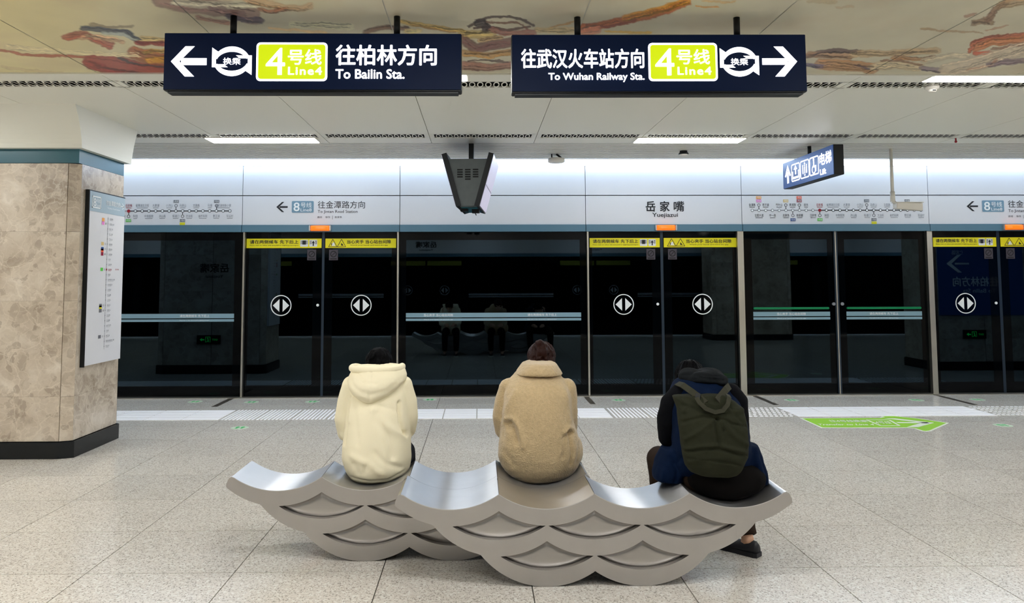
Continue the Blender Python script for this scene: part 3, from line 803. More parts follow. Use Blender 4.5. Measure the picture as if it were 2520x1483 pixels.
# ---- painted ceiling: generic swirls of drapery and cloud, one mesh per panel
rng = np.random.RandomState(7)
NT = rng.rand(64, 64)
def vnoise(x, y):
    xi, yi = np.floor(x).astype(int), np.floor(y).astype(int); fx, fy = x - xi, y - yi
    fx, fy = fx * fx * (3 - 2 * fx), fy * fy * (3 - 2 * fy)
    g = lambda a, b: NT[a % 64, b % 64]
    return (g(xi, yi) * (1 - fx) + g(xi + 1, yi) * fx) * (1 - fy) + (g(xi, yi + 1) * (1 - fx) + g(xi + 1, yi + 1) * fx) * fy
def fbm(x, y, o=4):
    s = 0; a = .5
    for k in range(o): s = s + a * vnoise(x * 2 ** k + 17 * k, y * 2 ** k + 31 * k); a *= .5
    return s
STROKES = [  # points in photo pixels projected on the ceiling, width, colour, strength
    ([(400, 0), (470, 14), (560, 22), (620, 40)], 20, (150, 118, 110), .8), ([(430, 6), (520, 12), (640, 14)], 9, (205, 200, 178), .8),
    ([(560, 40), (600, 48), (640, 50)], 7, (92, 78, 96), .85), ([(490, 44), (530, 52), (560, 56)], 5, (158, 112, 96), .7), ([(520, 20), (570, 30), (600, 34)], 8, (120, 92, 92), .6),
    ([(610, 0), (680, 15), (740, 22), (760, 14)], 8, (200, 160, 120), .6), ([(640, 24), (670, 28), (705, 20)], 5, (170, 110, 80), .7),
    ([(205, 68), (250, 74), (310, 80), (350, 102)], 7, (70, 78, 92), .9), ([(250, 82), (300, 84), (340, 98)], 4, (178, 186, 176), .9),
    ([(225, 60), (262, 66), (330, 64)], 4, (120, 104, 84), .7), ([(165, 92), (200, 84), (240, 100), (270, 112)], 9, (168, 84, 66), .85),
    ([(200, 92), (240, 92), (280, 98), (300, 104)], 6, (214, 178, 138), .9), ([(340, 104), (410, 108)], 6, (170, 74, 60), .9), ([(350, 94), (410, 98)], 5, (214, 190, 130), .9),
    ([(0, 122), (60, 134), (150, 138), (240, 138)], 4, (166, 84, 64), .9), ([(20, 116), (120, 124), (200, 130), (300, 136), (345, 134)], 6, (212, 200, 160), .95),
    ([(230, 152), (290, 160), (350, 172), (420, 178)], 20, (158, 66, 58), .92), ([(215, 155), (260, 172), (300, 182)], 9, (158, 66, 58), .92),
    ([(330, 130), (370, 140), (420, 150)], 16, (170, 104, 64), .9), ([(360, 128), (420, 122)], 5, (212, 170, 84), .9), ([(365, 148), (420, 146)], 7, (216, 160, 60), .95),
    ([(290, 142), (330, 156), (400, 166), (430, 168)], 2.5, (78, 74, 70), .9), ([(0, 165), (60, 172), (150, 180)], 4, (196, 176, 136), .6),
    ([(660, 68), (720, 74), (800, 80)], 4, (226, 190, 130), .7), ([(720, 60), (800, 62), (860, 66)], 9, (232, 230, 196), .7),
    ([(900, 78), (950, 66), (1000, 70)], 7, (126, 92, 72), .8), ([(980, 52), (1040, 62), (1100, 72), (1140, 78)], 5, (216, 184, 100), .85), ([(1000, 76), (1030, 76)], 6, (226, 208, 150), .9), ([(1010, 58), (1060, 70), (1120, 80)], 3, (170, 128, 70), .8),
    ([(1140, 84), (1180, 86), (1210, 82)], 10, (206, 180, 110), .8),
    ([(1155, 66), (1170, 52), (1200, 44), (1240, 40), (1280, 46), (1310, 62)], 4, (80, 62, 56), .9), ([(1165, 70), (1200, 66), (1250, 74), (1300, 66)], 4, (96, 66, 58), .9),
    ([(1175, 58), (1190, 54), (1195, 72)], 9, (70, 56, 56), .85), ([(1200, 54), (1240, 56), (1270, 54), (1300, 74)], 3, (130, 92, 72), .9), ([(1210, 72), (1240, 82), (1310, 80)], 6, (158, 104, 92), .8),
    ([(1350, 70), (1390, 60), (1420, 52)], 3, (196, 150, 84), .8), ([(1320, 74), (1380, 76), (1420, 72)], 7, (222, 196, 140), .7),
    ([(1430, 70), (1490, 60), (1560, 46), (1640, 26), (1690, 4)], 10, (190, 108, 60), .95), ([(1540, 44), (1620, 26), (1690, 2)], 9, (224, 156, 50), .9), ([(1440, 62), (1500, 66), (1560, 52)], 4, (140, 72, 54), .9),
    ([(1440, 78), (1470, 72)], 10, (214, 140, 110), .8), ([(1490, 78), (1540, 80), (1600, 80)], 3, (220, 180, 80), .9),
    ([(1710, 14), (1730, 18), (1770, 16)], 2.5, (214, 150, 70), .8), ([(1730, 2), (1790, 6), (1810, 2)], 2.5, (200, 160, 100), .7),
    ([(1140, 96), (1170, 120), (1210, 112), (1260, 104)], 12, (120, 78, 76), .8), ([(1140, 130), (1200, 136), (1260, 128)], 7, (190, 146, 84), .8), ([(1140, 160), (1200, 166), (1260, 160)], 10, (160, 116, 100), .8), ([(1180, 100), (1230, 92)], 5, (206, 170, 120), .8), ([(1150, 150), (1200, 146), (1250, 152)], 2.5, (90, 66, 66), .8),
    ([(1985, 138), (2020, 128), (2060, 124), (2110, 126)], 5, (110, 88, 84), .85), ([(1990, 134), (2050, 136), (2090, 138)], 7, (186, 146, 112), .85), ([(2020, 158), (2090, 160), (2150, 168)], 14, (188, 138, 92), .8), ([(1985, 158), (2020, 164)], 5, (110, 98, 120), .8),
    ([(2100, 132), (2180, 132), (2240, 128), (2310, 124)], 8, (206, 176, 132), .8), ([(2200, 142), (2270, 146), (2300, 140)], 5, (176, 128, 80), .8), ([(2150, 164), (2200, 158), (2260, 166)], 11, (214, 196, 160), .95), ([(2105, 158), (2140, 168), (2160, 172)], 2.5, (96, 84, 98), .85),
    ([(2170, 150), (2215, 148), (2265, 160)], 2.5, (140, 100, 72), .8), ([(2270, 168), (2310, 172)], 6, (140, 120, 134), .8), ([(2270, 150), (2340, 136), (2380, 140)], 7, (198, 186, 160), .85),
    ([(2385, 128), (2390, 108), (2420, 96), (2520, 84)], 5, (190, 110, 80), .9), ([(2400, 118), (2440, 104), (2520, 98)], 9, (206, 132, 84), .9), ([(2400, 132), (2440, 130)], 5, (196, 100, 74), .9), ([(2395, 104), (2420, 92), (2480, 84)], 2.5, (150, 80, 60), .8),
    ([(2330, 176), (2420, 150), (2520, 118)], 18, (206, 190, 166), .85), ([(2430, 160), (2480, 152), (2520, 150)], 7, (140, 118, 128), .8), ([(2440, 120), (2520, 110)], 3, (150, 110, 90), .8), ([(2380, 170), (2430, 162), (2450, 146)], 3, (186, 140, 110), .7),
    ([(2395, 56), (2420, 52), (2440, 56)], 6, (150, 124, 96), .85), ([(2430, 50), (2450, 22), (2480, 2)], 6, (156, 122, 98), .85), ([(2375, 38), (2400, 34)], 4, (160, 120, 96), .8), ([(2270, 70), (2330, 78), (2420, 80)], 2.5, (170, 142, 104), .8), ([(2430, 74), (2480, 62)], 2.5, (176, 132, 100), .7), ([(2460, 12), (2520, 4)], 9, (182, 152, 110), .7),
    ([(1985, 4), (2060, 6)], 4, (176, 152, 104), .5), ([(2060, 18), (2100, 16)], 3, (180, 150, 110), .5),
]
r_ = np.random.RandomState(11)
for pts, wd, col, st in list(STROKES):
    if wd >= 5:
        for q in range(4 if wd > 8 else 3):
            o1 = r_.uniform(-.8, .8) * wd; dk = r_.choice([.55, .72, 1.18])
            pp = [(x + r_.uniform(-8, 8), y + o1 + r_.uniform(-2, 2)) for x, y in pts]
            STROKES.append((pp, r_.uniform(.5, 1.6), tuple(min(255, c * dk) for c in col), .75))
def s2l(c):
    c = np.array(c) / 255.0
    return np.where(c <= 0.04045, c / 12.92, ((c + 0.055) / 1.055) ** 2.4)
def paint_colours(x, y):
    d = np.stack([x, y, np.full_like(x, ZC - CAMZ)], -1)
    w = d @ FW; px = CX + F * (d @ RT) / w; py = CY - F * (d @ UP) / w
    fx, fy = x * 2.2, y * 2.2
    n1 = fbm(fx, fy); n2 = fbm(fx + 40, fy + 9)
    base = s2l((206, 200, 176))[None, None] * (0.86 + 0.3 * n1[..., None])
    t = np.clip((600 - px) / 700, 0, 1)[..., None]; base = base * (1 - t) + base * s2l((245, 238, 190)) / s2l((225, 225, 215)) * t
    t = (np.clip((n2 - .50) * 5, 0, 1) * .35)[..., None]; base = base * (1 - t) + s2l((200, 180, 150)) * t
    # beyond the photograph's reach the same kind of clouds and cloths goes on
    far_ = np.clip((-20 - py) / 40, 0, 1)
    n3, n4 = fbm(fx * .8 + 90, fy * .8 + 3), fbm(fx * 1.3 + 20, fy * 1.3 + 60)
    t = (far_ * np.clip((n3 - .52) * 12, 0, .85))[..., None]; base = base * (1 - t) + (s2l((196, 140, 96)) * (0.5 + n4[..., None])) * t
    wx_ = px + 9 * (fbm(px / 26, py / 13) - .47) * 2 + 4 * (vnoise(px / 6, py / 3) - .5); wy_ = py + 4 * (fbm(px / 22 + 50, py / 11 + 8) - .47) * 2 + 2.0 * (vnoise(px / 7 + 9, py / 3) - .5)
    for pts, wd, col, st in STROKES:
        best = np.full(px.shape, 1e9)
        lo = np.array(pts).min(0) - wd * 4; hi = np.array(pts).max(0) + wd * 4
        k = (px > lo[0]) & (px < hi[0]) & (py > lo[1]) & (py < hi[1])
        if not k.any(): continue
        qx, qy = wx_[k], wy_[k]; b = np.full(qx.shape, 1e9)
        for (ax, ay), (bx, by) in zip(pts[:-1], pts[1:]):
            ux, uy = bx - ax, by - ay; tt = np.clip(((qx - ax) * ux + (qy - ay) * uy) / (ux * ux + uy * uy), 0, 1)
            b = np.minimum(b, np.hypot(qx - ax - tt * ux, (qy - ay - tt * uy) * 1.15))
        a = np.clip((wd * (1.25 if wd > 4 else .95) + .8 - b) / (wd * .22 + .7), 0, 1) * st
        sh = 0.62 + 0.40 * fbm(qx / 16 + 5, qy / 4) + 0.42 * fbm(qx / 7 + 25, qy / 2.2 + 3)
        c = s2l(col)[None] * (sh * (1.08 - 0.34 * np.clip(b / wd - .45, 0, 1)))[:, None]
        base[k] = base[k] * (1 - a[:, None]) + c * a[:, None]
    return np.clip(base, 0, 1)
for k in range(-9, 10):
    xa, xb = PX0 + k * PW + 0.003, PX0 + (k + 1) * PW - 0.003
    near = -4.3 < (xa + xb) / 2 < 5.2
    nx = 150 if near else 30
    xs = np.linspace(xa, xb, nx)
    ys = np.concatenate([np.linspace(REAR, 3.9, 24 if not near else 60), np.linspace(3.93, yM, 170 if near else 24)])
    gx, gy = np.meshgrid(xs, ys)
    c = paint_colours(gx, gy); ny = len(ys)
    v = np.stack([gx.ravel(), gy.ravel(), np.full(gx.size, ZC)], 1)
    idx = np.arange(nx * ny).reshape(ny, nx)
    fa = np.stack([idx[:-1, :-1], idx[1:, :-1], idx[1:, 1:], idx[:-1, 1:]], -1).reshape(-1, 4)
    me = bpy.data.meshes.new('mural_panel')
    me.vertices.add(len(v)); me.vertices.foreach_set('co', v.ravel())
    me.loops.add(fa.size); me.loops.foreach_set('vertex_index', fa.ravel())
    me.polygons.add(len(fa)); me.polygons.foreach_set('loop_start', np.arange(len(fa)) * 4)
    me.update(calc_edges=True)
    at_ = me.color_attributes.new('paint', 'FLOAT_COLOR', 'POINT')
    at_.data.foreach_set('color', np.concatenate([c.reshape(-1, 3), np.ones((len(v), 1))], 1).ravel())
    me.materials.append(M['paint'])
    o = link('mural_panel', me, ceil)

# ------------------------------------------------------------------ tube lights
def ceiling_light(xa, xb, ya, yb, label, group='flat ceiling lights'):
    e = empty('ceiling_light', ((xa + xb) / 2, (ya + yb) / 2, ZC), label, 'light', group)
    fr_ = MB()
    for a, b in (((xa - .012, ya - .012), (xb + .012, ya)), ((xa - .012, yb), (xb + .012, yb + .012)), ((xa - .012, ya), (xa, yb)), ((xb, ya), (xb + .012, yb))):
        fr_.box((a[0], a[1], ZC - .010), (b[0], b[1], ZC + .002))
    fr_.build('light_frame', M['plastic'], e)
    MB().box((xa, ya, ZC - .013), (xb, yb, ZC - .004)).build('diffuser', M['tube'], e)
zl = ZC - .012
F0, F1 = at(650, 340.5, Z=zl)[1], at(650, 351.5, Z=zl)[1]
N0, N1 = at(1700, 186, Z=zl)[1], at(1700, 201, Z=zl)[1]
xa, xb = at(515, 346, Z=zl)[0], at(779, 346, Z=zl)[0]
ceiling_light(xa, xb, F0, F1, 'glowing flat ceiling light beyond the left arrow sign, far row')
LW = xb - xa
xa, xb = at(1566, 346, Z=zl)[0], at(1826, 346, Z=zl)[0]
ceiling_light(xa, xb, F0, F1, 'glowing flat ceiling light beyond the right arrow sign, far row')
x = at(1148, 196, Z=zl)[0]
ceiling_light(x - LW, x, N0, N1, 'flat ceiling light mostly hidden behind the long hanging sign on the left')
x = at(2290, 193, Z=zl)[0]
ceiling_light(x, x + LW, N0, N1, 'glowing flat ceiling light at the top right edge of the photo, near row')
WD = F1 - F0
for x, y in [(-7.3, F0), (7.2, F0), (-5.3, N0), (-12.2, F0), (12.0, F0), (9.0, N0), (-10, N0)] + [(-12.15 + 3.04 * i_, y_) for y_ in (.5, 2.7) for i_ in range(9)]:  # the rear rows behind the camera are added unseen as fill light
    ceiling_light(x - LW / 2, x + LW / 2, y, y + WD, 'flat ceiling light out of view, in continued rows and added fill rows')

# ------------------------------------------------------------------ columns
def column(x0, x1, y0, y1, label, show=True):
    e = empty('column', ((x0 + x1) / 2, (y0 + y1) / 2, 0), label, 'column')
    c = 0.10
    zt_ = 2.655
    MB().box((x0 + .03, y0 + .03, 0), (x1 - .03, y1 - .03, ZC)).build('core', M['gap'], e)
    rows = [0.15, 0.545, 1.40, 2.03, zt_]
    g = 0.004
    for za, zb in zip(rows[:-1], rows[1:]):
        n = 2
        for i in range(n):   # front and back faces
            xa = x0 + c + (x1 - x0 - 2 * c) * i / n; xb = x0 + c + (x1 - x0 - 2 * c) * (i + 1) / n
            MB().box((xa + g, y0, za + g / 8), (xb - g, y0 + .03, zb - g / 8)).build('stone_panel', M['marble'], e)
            MB().box((xa + g, y1 - .03, za + g / 8), (xb - g, y1, zb - g / 8)).build('stone_panel', M['marble'], e)
        for xs, s in ((x0, 1), (x1, -1)):   # side faces and chamfered corners
            xa, xb = sorted((xs, xs + s * .03))
            MB().box((xa, y0 + .045, za + g / 8), (xb, y1 - .045, zb - g / 8)).build('stone_panel', M['marble'], e)
            for yy, t in ((y0, 1), (y1, -1)):
                pts = [(xs + s * (c - .002), yy), (xs + s * .0, yy + t * .042), (xs + s * .03, yy + t * .045), (xs + s * (c - .002), yy + t * .03)]
                MB().prism(pts, (0, 0, za + g / 8), (1, 0, 0), (0, 1, 0), (0, 0, 1), zb - za - g / 2).build('stone_panel', M['marble'], e)
    r = 0.022
    pts = [(x0 + c, y0 - r), (x1 - c, y0 - r), (x1 + r, y0 + .03), (x1 + r, y1 - .03), (x1 - c, y1 + r), (x0 + c, y1 + r), (x0 - r, y1 - .03), (x0 - r, y0 + .03)]
    MB().prism(pts, (0, 0, 0), (1, 0, 0), (0, 1, 0), (0, 0, 1), 0.145).build('baseboard', M['base'], e)
    # recessed coloured collar
    MB().box((x0 + .015, y0 + .015, zt_ + .006), (x1 - .015, y1 - .015, 2.79)).build('collar', M['teal'], e)
    # flared plaster head
    rg = []
    for t in np.linspace(0, 1, 10):
        z = 2.79 + (ZC - 2.79) * t; ff = 0.05 + 0.24 * (t ** 1.6); fx = 0.04 + 0.055 * t ** 1.5; fb = 0.03
        rg.append([(x0 - fx, y0 - ff, z), (x1 + fx, y0 - ff, z), (x1 + fx, y1 + fb, z), (x0 - fx, y1 + fb, z)])
    MB().rings(rg).build('flared_head', M['white'], e)
    return e
c1 = column(-5.50, -3.66, 6.97, 7.88, 'square beige marble column with black base, white flared head and route map')
FS = FR((-3.66, 0, 0), (0, 1, 0), (0, 0, 1), (1, 0, 0))
mp0, mp1, mz0, mz1 = 7.10, 7.80, 0.80, 2.42
pb = MB().box((-3.66, mp0, mz0), (-3.625, mp1, mz1)).build('route_map_board', M['cool'], c1)
MB().box((-3.66, mp0 - .012, mz0 - .01), (-3.622, mp0, mz1 + .01)).box((-3.66, mp0, mz1), (-3.622, mp1, mz1 + .01)).build('board_frame', M['blackm'], c1)
FS = FR((-3.625, 0, 0), (0, 1, 0), (0, 0, 1), (1, 0, 0))
U = lambda t: mp0 + (mp1 - mp0) * t
V = lambda t: mz0 + (mz1 - mz0) * t
Flat(FS, .002).rect(U(0), V(.885), U(1), V(1)).build('board_heading', mat('heading_blue', lin(158, 178, 192), .4), pb)
f = Flat(FS, .004)
for p in ((.06, .905, .30, .912), (.06, .968, .30, .975), (.06, .905, .075, .975), (.285, .905, .30, .975)): f.rect(U(p[0]), V(p[1]), U(p[2]), V(p[3]))
f.text('8', U(.09), V(.915), U(.165), V(.962), .01).text('号线', U(.18), V(.938), U(.275), V(.962)).text('Line8', U(.18), V(.915), U(.275), V(.93))
f.text('往金潭路方向', U(.44), V(.935), U(.85), V(.966), .01).text('To Jintan Road Station', U(.48), V(.912), U(.85), V(.924))
f.rect(U(.86), V(.943), U(.97), V(.948)); f.poly([(U(.98), V(.9455)), (U(.92), V(.965)), (U(.905), V(.965)), (U(.955), V(.9455))]).poly([(U(.98), V(.9455)), (U(.955), V(.9455)), (U(.905), V(.926)), (U(.92), V(.926))])
f.build('board_heading_lettering', M['wprint'], pb)
f = Flat(FS, .002); f.rect(U(.508), V(.075), U(.514), V(.865)); r_ = Flat(FS, .003); bd = {}
for i in range(26):
    v = V(.855 - .0305 * i); nm = TOPN.get(i) or BOTN.get(i)
    dst = r_ if i == 10 else f
    dst.text(nm, U(.555), v - .008, U(.555) + .024 * len(nm), v + .008, 0, 1)
    dst.rect(U(.555), v - .014, U(.555) + .02 * len(nm), v - .012)
    f.ring(U(.511), v, .004, .007, 8)
    for lv, m_, t in BADGE.get(i, []):
        if t or 1:
            u = U(.37 - .0 * abs(lv)); bd.setdefault(m_, Flat(FS, .002)).rect(u - .02, v - .016 + .034 * (abs(lv) - 1), u + .03, v + .016 + .034 * (abs(lv) - 1))
            f.ring(U(.455), v, .006, .010, 8)
r_.circle(U(.511), V(.855 - .305), .011, 10).text('岳家嘴', U(.76), V(.547), U(.87), V(.556), 0, 1)
f.build('board_lettering', M['grey'], pb); r_.build('board_current_stop', M['red'], pb)
for m_, q in bd.items(): q.build('board_badge', M[m_], pb)
# its far face, seen mirrored in the glass
f = Flat(back(7.88), .003).text('岳家嘴', 4.30, 1.72, 4.80, 1.88, .02).text('Yuejiazui', 4.40, 1.62, 4.70, 1.68, .01); f.build('station_name_lettering', M['ink'], c1)
def exit_sign(parent, u, z, Y):
    MB().box((-u - .2, Y, z - .075), (-u + .2, Y + .02, z + .075)).build('exit_sign_box', M['blackm'], parent)
    f = Flat(back(Y + .02), .003)
    f.rect(u - .03, z - .045, u - .022, z + .05).rect(u + .045, z - .045, u + .053, z + .05).rect(u - .03, z + .043, u + .053, z + .05)
    f.poly([(u + .15, z), (u + .11, z - .03), (u + .11, z + .03)]).rect(u + .07, z - .01, u + .11, z + .01).circle(u + .015, z + .025, .01, 10)
    f.poly([(u - .01, z - .04), (u + .0, z - .04), (u + .02, z + .015), (u + .005, z + .015)]).poly([(u + .01, z - .005), (u + .035, z - .04), (u + .028, z - .045), (u + .002, z - .01)]).text('EXIT', u - .15, z - .015, u - .06, z + .015)
    f.build('exit_symbol', M['exitg'], parent)
exit_sign(c1, 4.62, .58, 7.88)
c2 = column(7.87, 9.71, 6.97, 7.88, 'beige marble column outside the frame on the right, with a blue sign')
MB().box((8.0, 7.88, .95), (9.5, 7.9, 2.25)).build('blue_sign_board', M['navy2'], c2)
f = Flat(back(7.9), .003); o_ = -9.5
f.text('往柏林方向', -9.05, 1.45, -8.25, 1.62, .02).text('To Bailin Sta.', -9.0, 1.34, -8.4, 1.41, .01)
f.rect(-8.55, 1.83, -8.3, 1.86).poly([(-8.15, 1.845), (-8.35, 2.0), (-8.42, 2.0), (-8.24, 1.845)]).poly([(-8.15, 1.845), (-8.24, 1.845), (-8.42, 1.69), (-8.35, 1.69)])
f.text('To Wuhan Railway Sta.', -9.3, 2.12, -8.3, 2.19).text('仁和路', -8.45, 2.0, -8.25, 2.08)
f.build('blue_sign_lettering', M['wprint'], c2)
exit_sign(c2, -8.6, .62, 7.88)
column(6.1, 8.2, 0.25, 1.16, 'beige marble column behind the camera near the opposite screen')

# ------------------------------------------------------------------ hanging signs
def transfer_symbol(f, u0, v0, u1, v1):
    Q = lambda p: (u0 + (u1 - u0) * p[0], v0 + (v1 - v0) * p[1])
    R2 = lambda p: (1 - p[0], 1 - p[1])
    head = [[(0, .96), (0, .30), (.10, .40), (.10, .74)], [(0, .96), (.10, .74), (.17, .68), (.20, .78)], [(0, .30), (.40, .30), (.30, .40), (.10, .40)]]
    ang = np.radians(np.linspace(160, 22, 18))
    out = [(.5 + .47 * math.cos(a), .44 + .56 * math.sin(a)) for a in ang]
    inn = [(.5 + .40 * math.cos(a), .44 + .38 * math.sin(a)) for a in ang]
    for flip in (False, True):
        g = R2 if flip else (lambda p: p)
        for h in head: f.poly([Q(g(p)) for p in h])
        f.strip([Q(g(p)) for p in out], [Q(g(p)) for p in inn])
    f.text('换乘', u0 + (u1 - u0) * .28, v0 + (v1 - v0) * .38, u0 + (u1 - u0) * .72, v0 + (v1 - v0) * .62, .012, 2)

def hang_sign(x0, x1, y0, y1, z0, z1, polepx, label, content, tilt=0.0):
    e = empty('hanging_sign', ((x0 + x1) / 2, (y0 + y1) / 2, z1), label, 'sign')
    MB().box((x0, y0, z0), (x1, y1, z1)).build('sign_box', M['blackm'], e, bevel=0.004)
    fc = MB().box((x0 + .004, y0 - .006, z0 + .006), (x1 - .004, y0 + .004, z1 - .004)).build('lit_face', M['navy'], e)
    MB().box((x0 + .02, y0 + .015, z0 - .012), (x1 - .02, y1 - .015, z0)).build('bottom_rail', M['blackm'], e)
    for px in polepx:
        p = at(px, 60, Y=(y0 + y1) / 2)[0]
        MB().tube([(p, (y0 + y1) / 2, z1), (p, (y0 + y1) / 2, ZC)], .019, 16).build('pole', M['blackm'], e, smooth=True)
        for s in (-.05, .05): MB().ball((p + s, (y0 + y1) / 2, z1 + .004), .008, n=8, m=6).build('bolt', M['blackm'], e, smooth=True)
    fr = front(y0 - .006)
    content(fr, fc)
    if abs(tilt) > 0: e.rotation_euler = (0, tilt, 0)
    return e
YS = 4.38
def sx(px): return at(px, 150, Y=YS - .006)[0]
def szl(py): return at(780, py, Y=YS - .006)[2]
def szr(py): return at(1620, py, Y=YS - .006)[2]
def line4(fr, fc, X, Z, bx, n4, hx_, l4):
    f = Flat(fr, .003).poly(rrect(X(bx[0]), Z(bx[3]), X(bx[2]), Z(bx[1]), .024)); f.build('badge_border', M['glow'], fc)
    f = Flat(fr, .005).poly(rrect(X(bx[0] + 5), Z(bx[3] - 5), X(bx[2] - 5), Z(bx[1] + 5), .016)); f.build('badge_lime_field', M['lime'], fc)
    f = Flat(fr, .007).text('4', X(n4[0]), Z(n4[3]), X(n4[2]), Z(n4[1]), .004).text('号线', X(hx_[0]), Z(hx_[3]), X(hx_[2]), Z(hx_[1]), .014).text('Line4', X(l4[0]), Z(l4[3]), X(l4[2]), Z(l4[1]), .016, spacing=1.15)
    f.build('badge_lettering', M['glow'], fc)
def left_content(fr, fc):
    X, Z = sx, szl
    f = Flat(fr, .003)
    f.rect(X(446), Z(161), X(509), Z(144))
    f.poly([(X(421), Z(152)), (X(456), Z(115)), (X(479), Z(115)), (X(442), Z(152))]).poly([(X(421), Z(152)), (X(442), Z(152)), (X(479), Z(189)), (X(456), Z(189))])
    f.build('arrow', M['glow'], fc)
    f = Flat(fr, .003); transfer_symbol(f, X(522), Z(188), X(620), Z(115)); f.build('transfer_symbol', M['glow'], fc)
    line4(fr, fc, X, Z, (631, 105, 806, 200), (655, 119, 702, 185), (709, 122, 792, 160), (710, 165, 793, 185))
    f = Flat(fr, .003).text('往柏林方向', X(826), Z(161), X(1075), Z(110), .022); f.build('chinese_lettering', M['glow'], fc)
    f = Flat(fr, .003).text('To Bailin Sta.', X(826), Z(194), X(996), Z(170), .022); f.build('english_lettering', M['glow'], fc)
def right_content(fr, fc):
    X, Z = sx, szr
    f = Flat(fr, .003)
    f.rect(X(1875), Z(160), X(1938), Z(144))
    f.poly([(X(1961), Z(152)), (X(1927), Z(115)), (X(1904), Z(115)), (X(1940), Z(152))]).poly([(X(1961), Z(152)), (X(1940), Z(152)), (X(1906), Z(189)), (X(1929), Z(189))])
    f.build('arrow', M['glow'], fc)
    f = Flat(fr, .003); transfer_symbol(f, X(1771), Z(189), X(1867), Z(116)); f.build('transfer_symbol', M['glow'], fc)
    line4(fr, fc, X, Z, (1595, 106, 1765, 200), (1611.5, 120, 1658, 186), (1664, 122, 1746, 159), (1666, 165, 1749, 185))
    f = Flat(fr, .003).text('往武汉火车站方向', X(1282), Z(168), X(1585), Z(120), .022); f.build('chinese_lettering', M['glow'], fc)
    f = Flat(fr, .003).text('To Wuhan Railway Sta.', X(1348.6), Z(202), X(1585), Z(179), .022); f.build('english_lettering', M['glow'], fc)
hang_sign(sx(402), sx(1136), YS, YS + .10, szl(222), szl(81), (575, 977), 'long navy hanging sign with left arrow to Bailin', left_content)
hang_sign(sx(1259), sx(1985), YS, YS + .10, szr(226), szr(84), (1421, 1813), 'long navy hanging sign with right arrow to Wuhan Railway Station', right_content, -0.0035)

# lift sign, standing across the platform
LX = 3.84
yA, yB = at(2052, 390, X=LX)[1], at(1928, 430, X=LX)[1]
z1_, z0_ = at(2052, 354, X=LX)[2], at(2052, 429, X=LX)[2]
e = empty('lift_sign', (LX + .05, (yA + yB) / 2, z1_), 'blue hanging lift sign with wheelchair icon, end-on near the station name', 'sign')
MB().box((LX, yA, z0_), (LX + .11, yB, z1_)).build('sign_box', M['blackm'], e, bevel=.004)
fcx = MB().box((LX - .006, yA + .004, z0_ + .004), (LX, yB - .004, z1_ - .004)).build('lit_face', M['navy2'], e)
pl = at(1992, 370, X=LX + .05)
MB().tube([(LX + .05, pl[1], z1_), (LX + .05, pl[1], ZC)], .022, 14).build('pole', M['blackm'], e, smooth=True)
FL = FR((LX - .006, 0, 0), (0, -1, 0), (0, 0, 1), (-1, 0, 0))
UL = lambda cx: -at(1820 + cx / 5.25, 400, X=LX - .006)[1]
VL = lambda t: z0_ + (z1_ - z0_) * t
def icon_frame(f, u0, u1):
    w = .014
    a = rrect(u0, VL(.17), u1, VL(.82), .03); b_ = rrect(u0 + w, VL(.17) + w, u1 - w, VL(.82) - w, .02)
    f.strip(a + [a[0]], b_ + [b_[0]])
f = Flat(FL, .003)
u0, u1 = UL(585), UL(660); uc = (u0 + u1) / 2
f.rect(uc - .025, VL(.17), uc + .025, VL(.6)).poly([(uc, VL(.86)), (u0, VL(.45)), (u0 + .03, VL(.42)), (uc, VL(.68))]).poly([(uc, VL(.86)), (uc, VL(.68)), (u1 - .03, VL(.42)), (u1, VL(.45))])
f.build('arrow', M['glow'], fcx)
f = Flat(FL, .003)
u0, u1 = UL(668), UL(778); icon_frame(f, u0, u1); uc = (u0 + u1) / 2
f.rect(uc - .015, VL(.42), uc + .015, VL(.62)).poly([(uc, VL(.76)), (uc - .05, VL(.6)), (uc + .05, VL(.6))])
f.rect(u0 + .03, VL(.26), u1 - .03, VL(.34)).rect(u0 + .03, VL(.34), u0 + .05, VL(.55)).rect(u1 - .05, VL(.34), u1 - .03, VL(.55))
u0, u1 = UL(785), UL(900); icon_frame(f, u0, u1); uc = (u0 + u1) / 2
for d in (-.05, 0, .05):
    f.rect(uc + d - .012, VL(.34), uc + d + .012, VL(.58)).circle(uc + d, VL(.625), .012, 10)
f.poly([(uc - .02, VL(.68)), (uc + .02, VL(.68)), (uc, VL(.76))]).poly([(uc - .02, VL(.31)), (uc, VL(.23)), (uc + .02, VL(.31))])
u0, u1 = UL(905), UL(1025); icon_frame(f, u0, u1); uc = (u0 + u1) / 2
f.circle(uc - .01, VL(.72), .018, 12).rect(uc - .02, VL(.45), uc + .005, VL(.66)).rect(uc - .02, VL(.45), uc + .045, VL(.5)).rect(uc + .03, VL(.3), uc + .05, VL(.5)).ring(uc - .01, VL(.37), .035, .05, 18)
f.build('lift_icon', M['glow'], fcx)
f = Flat(FL, .003).text('电梯', UL(1035), VL(.42), UL(1192), VL(.84), .018).text('Lift', UL(1040), VL(.10), UL(1118), VL(.30), .02); f.build('lettering', M['glow'], fcx)

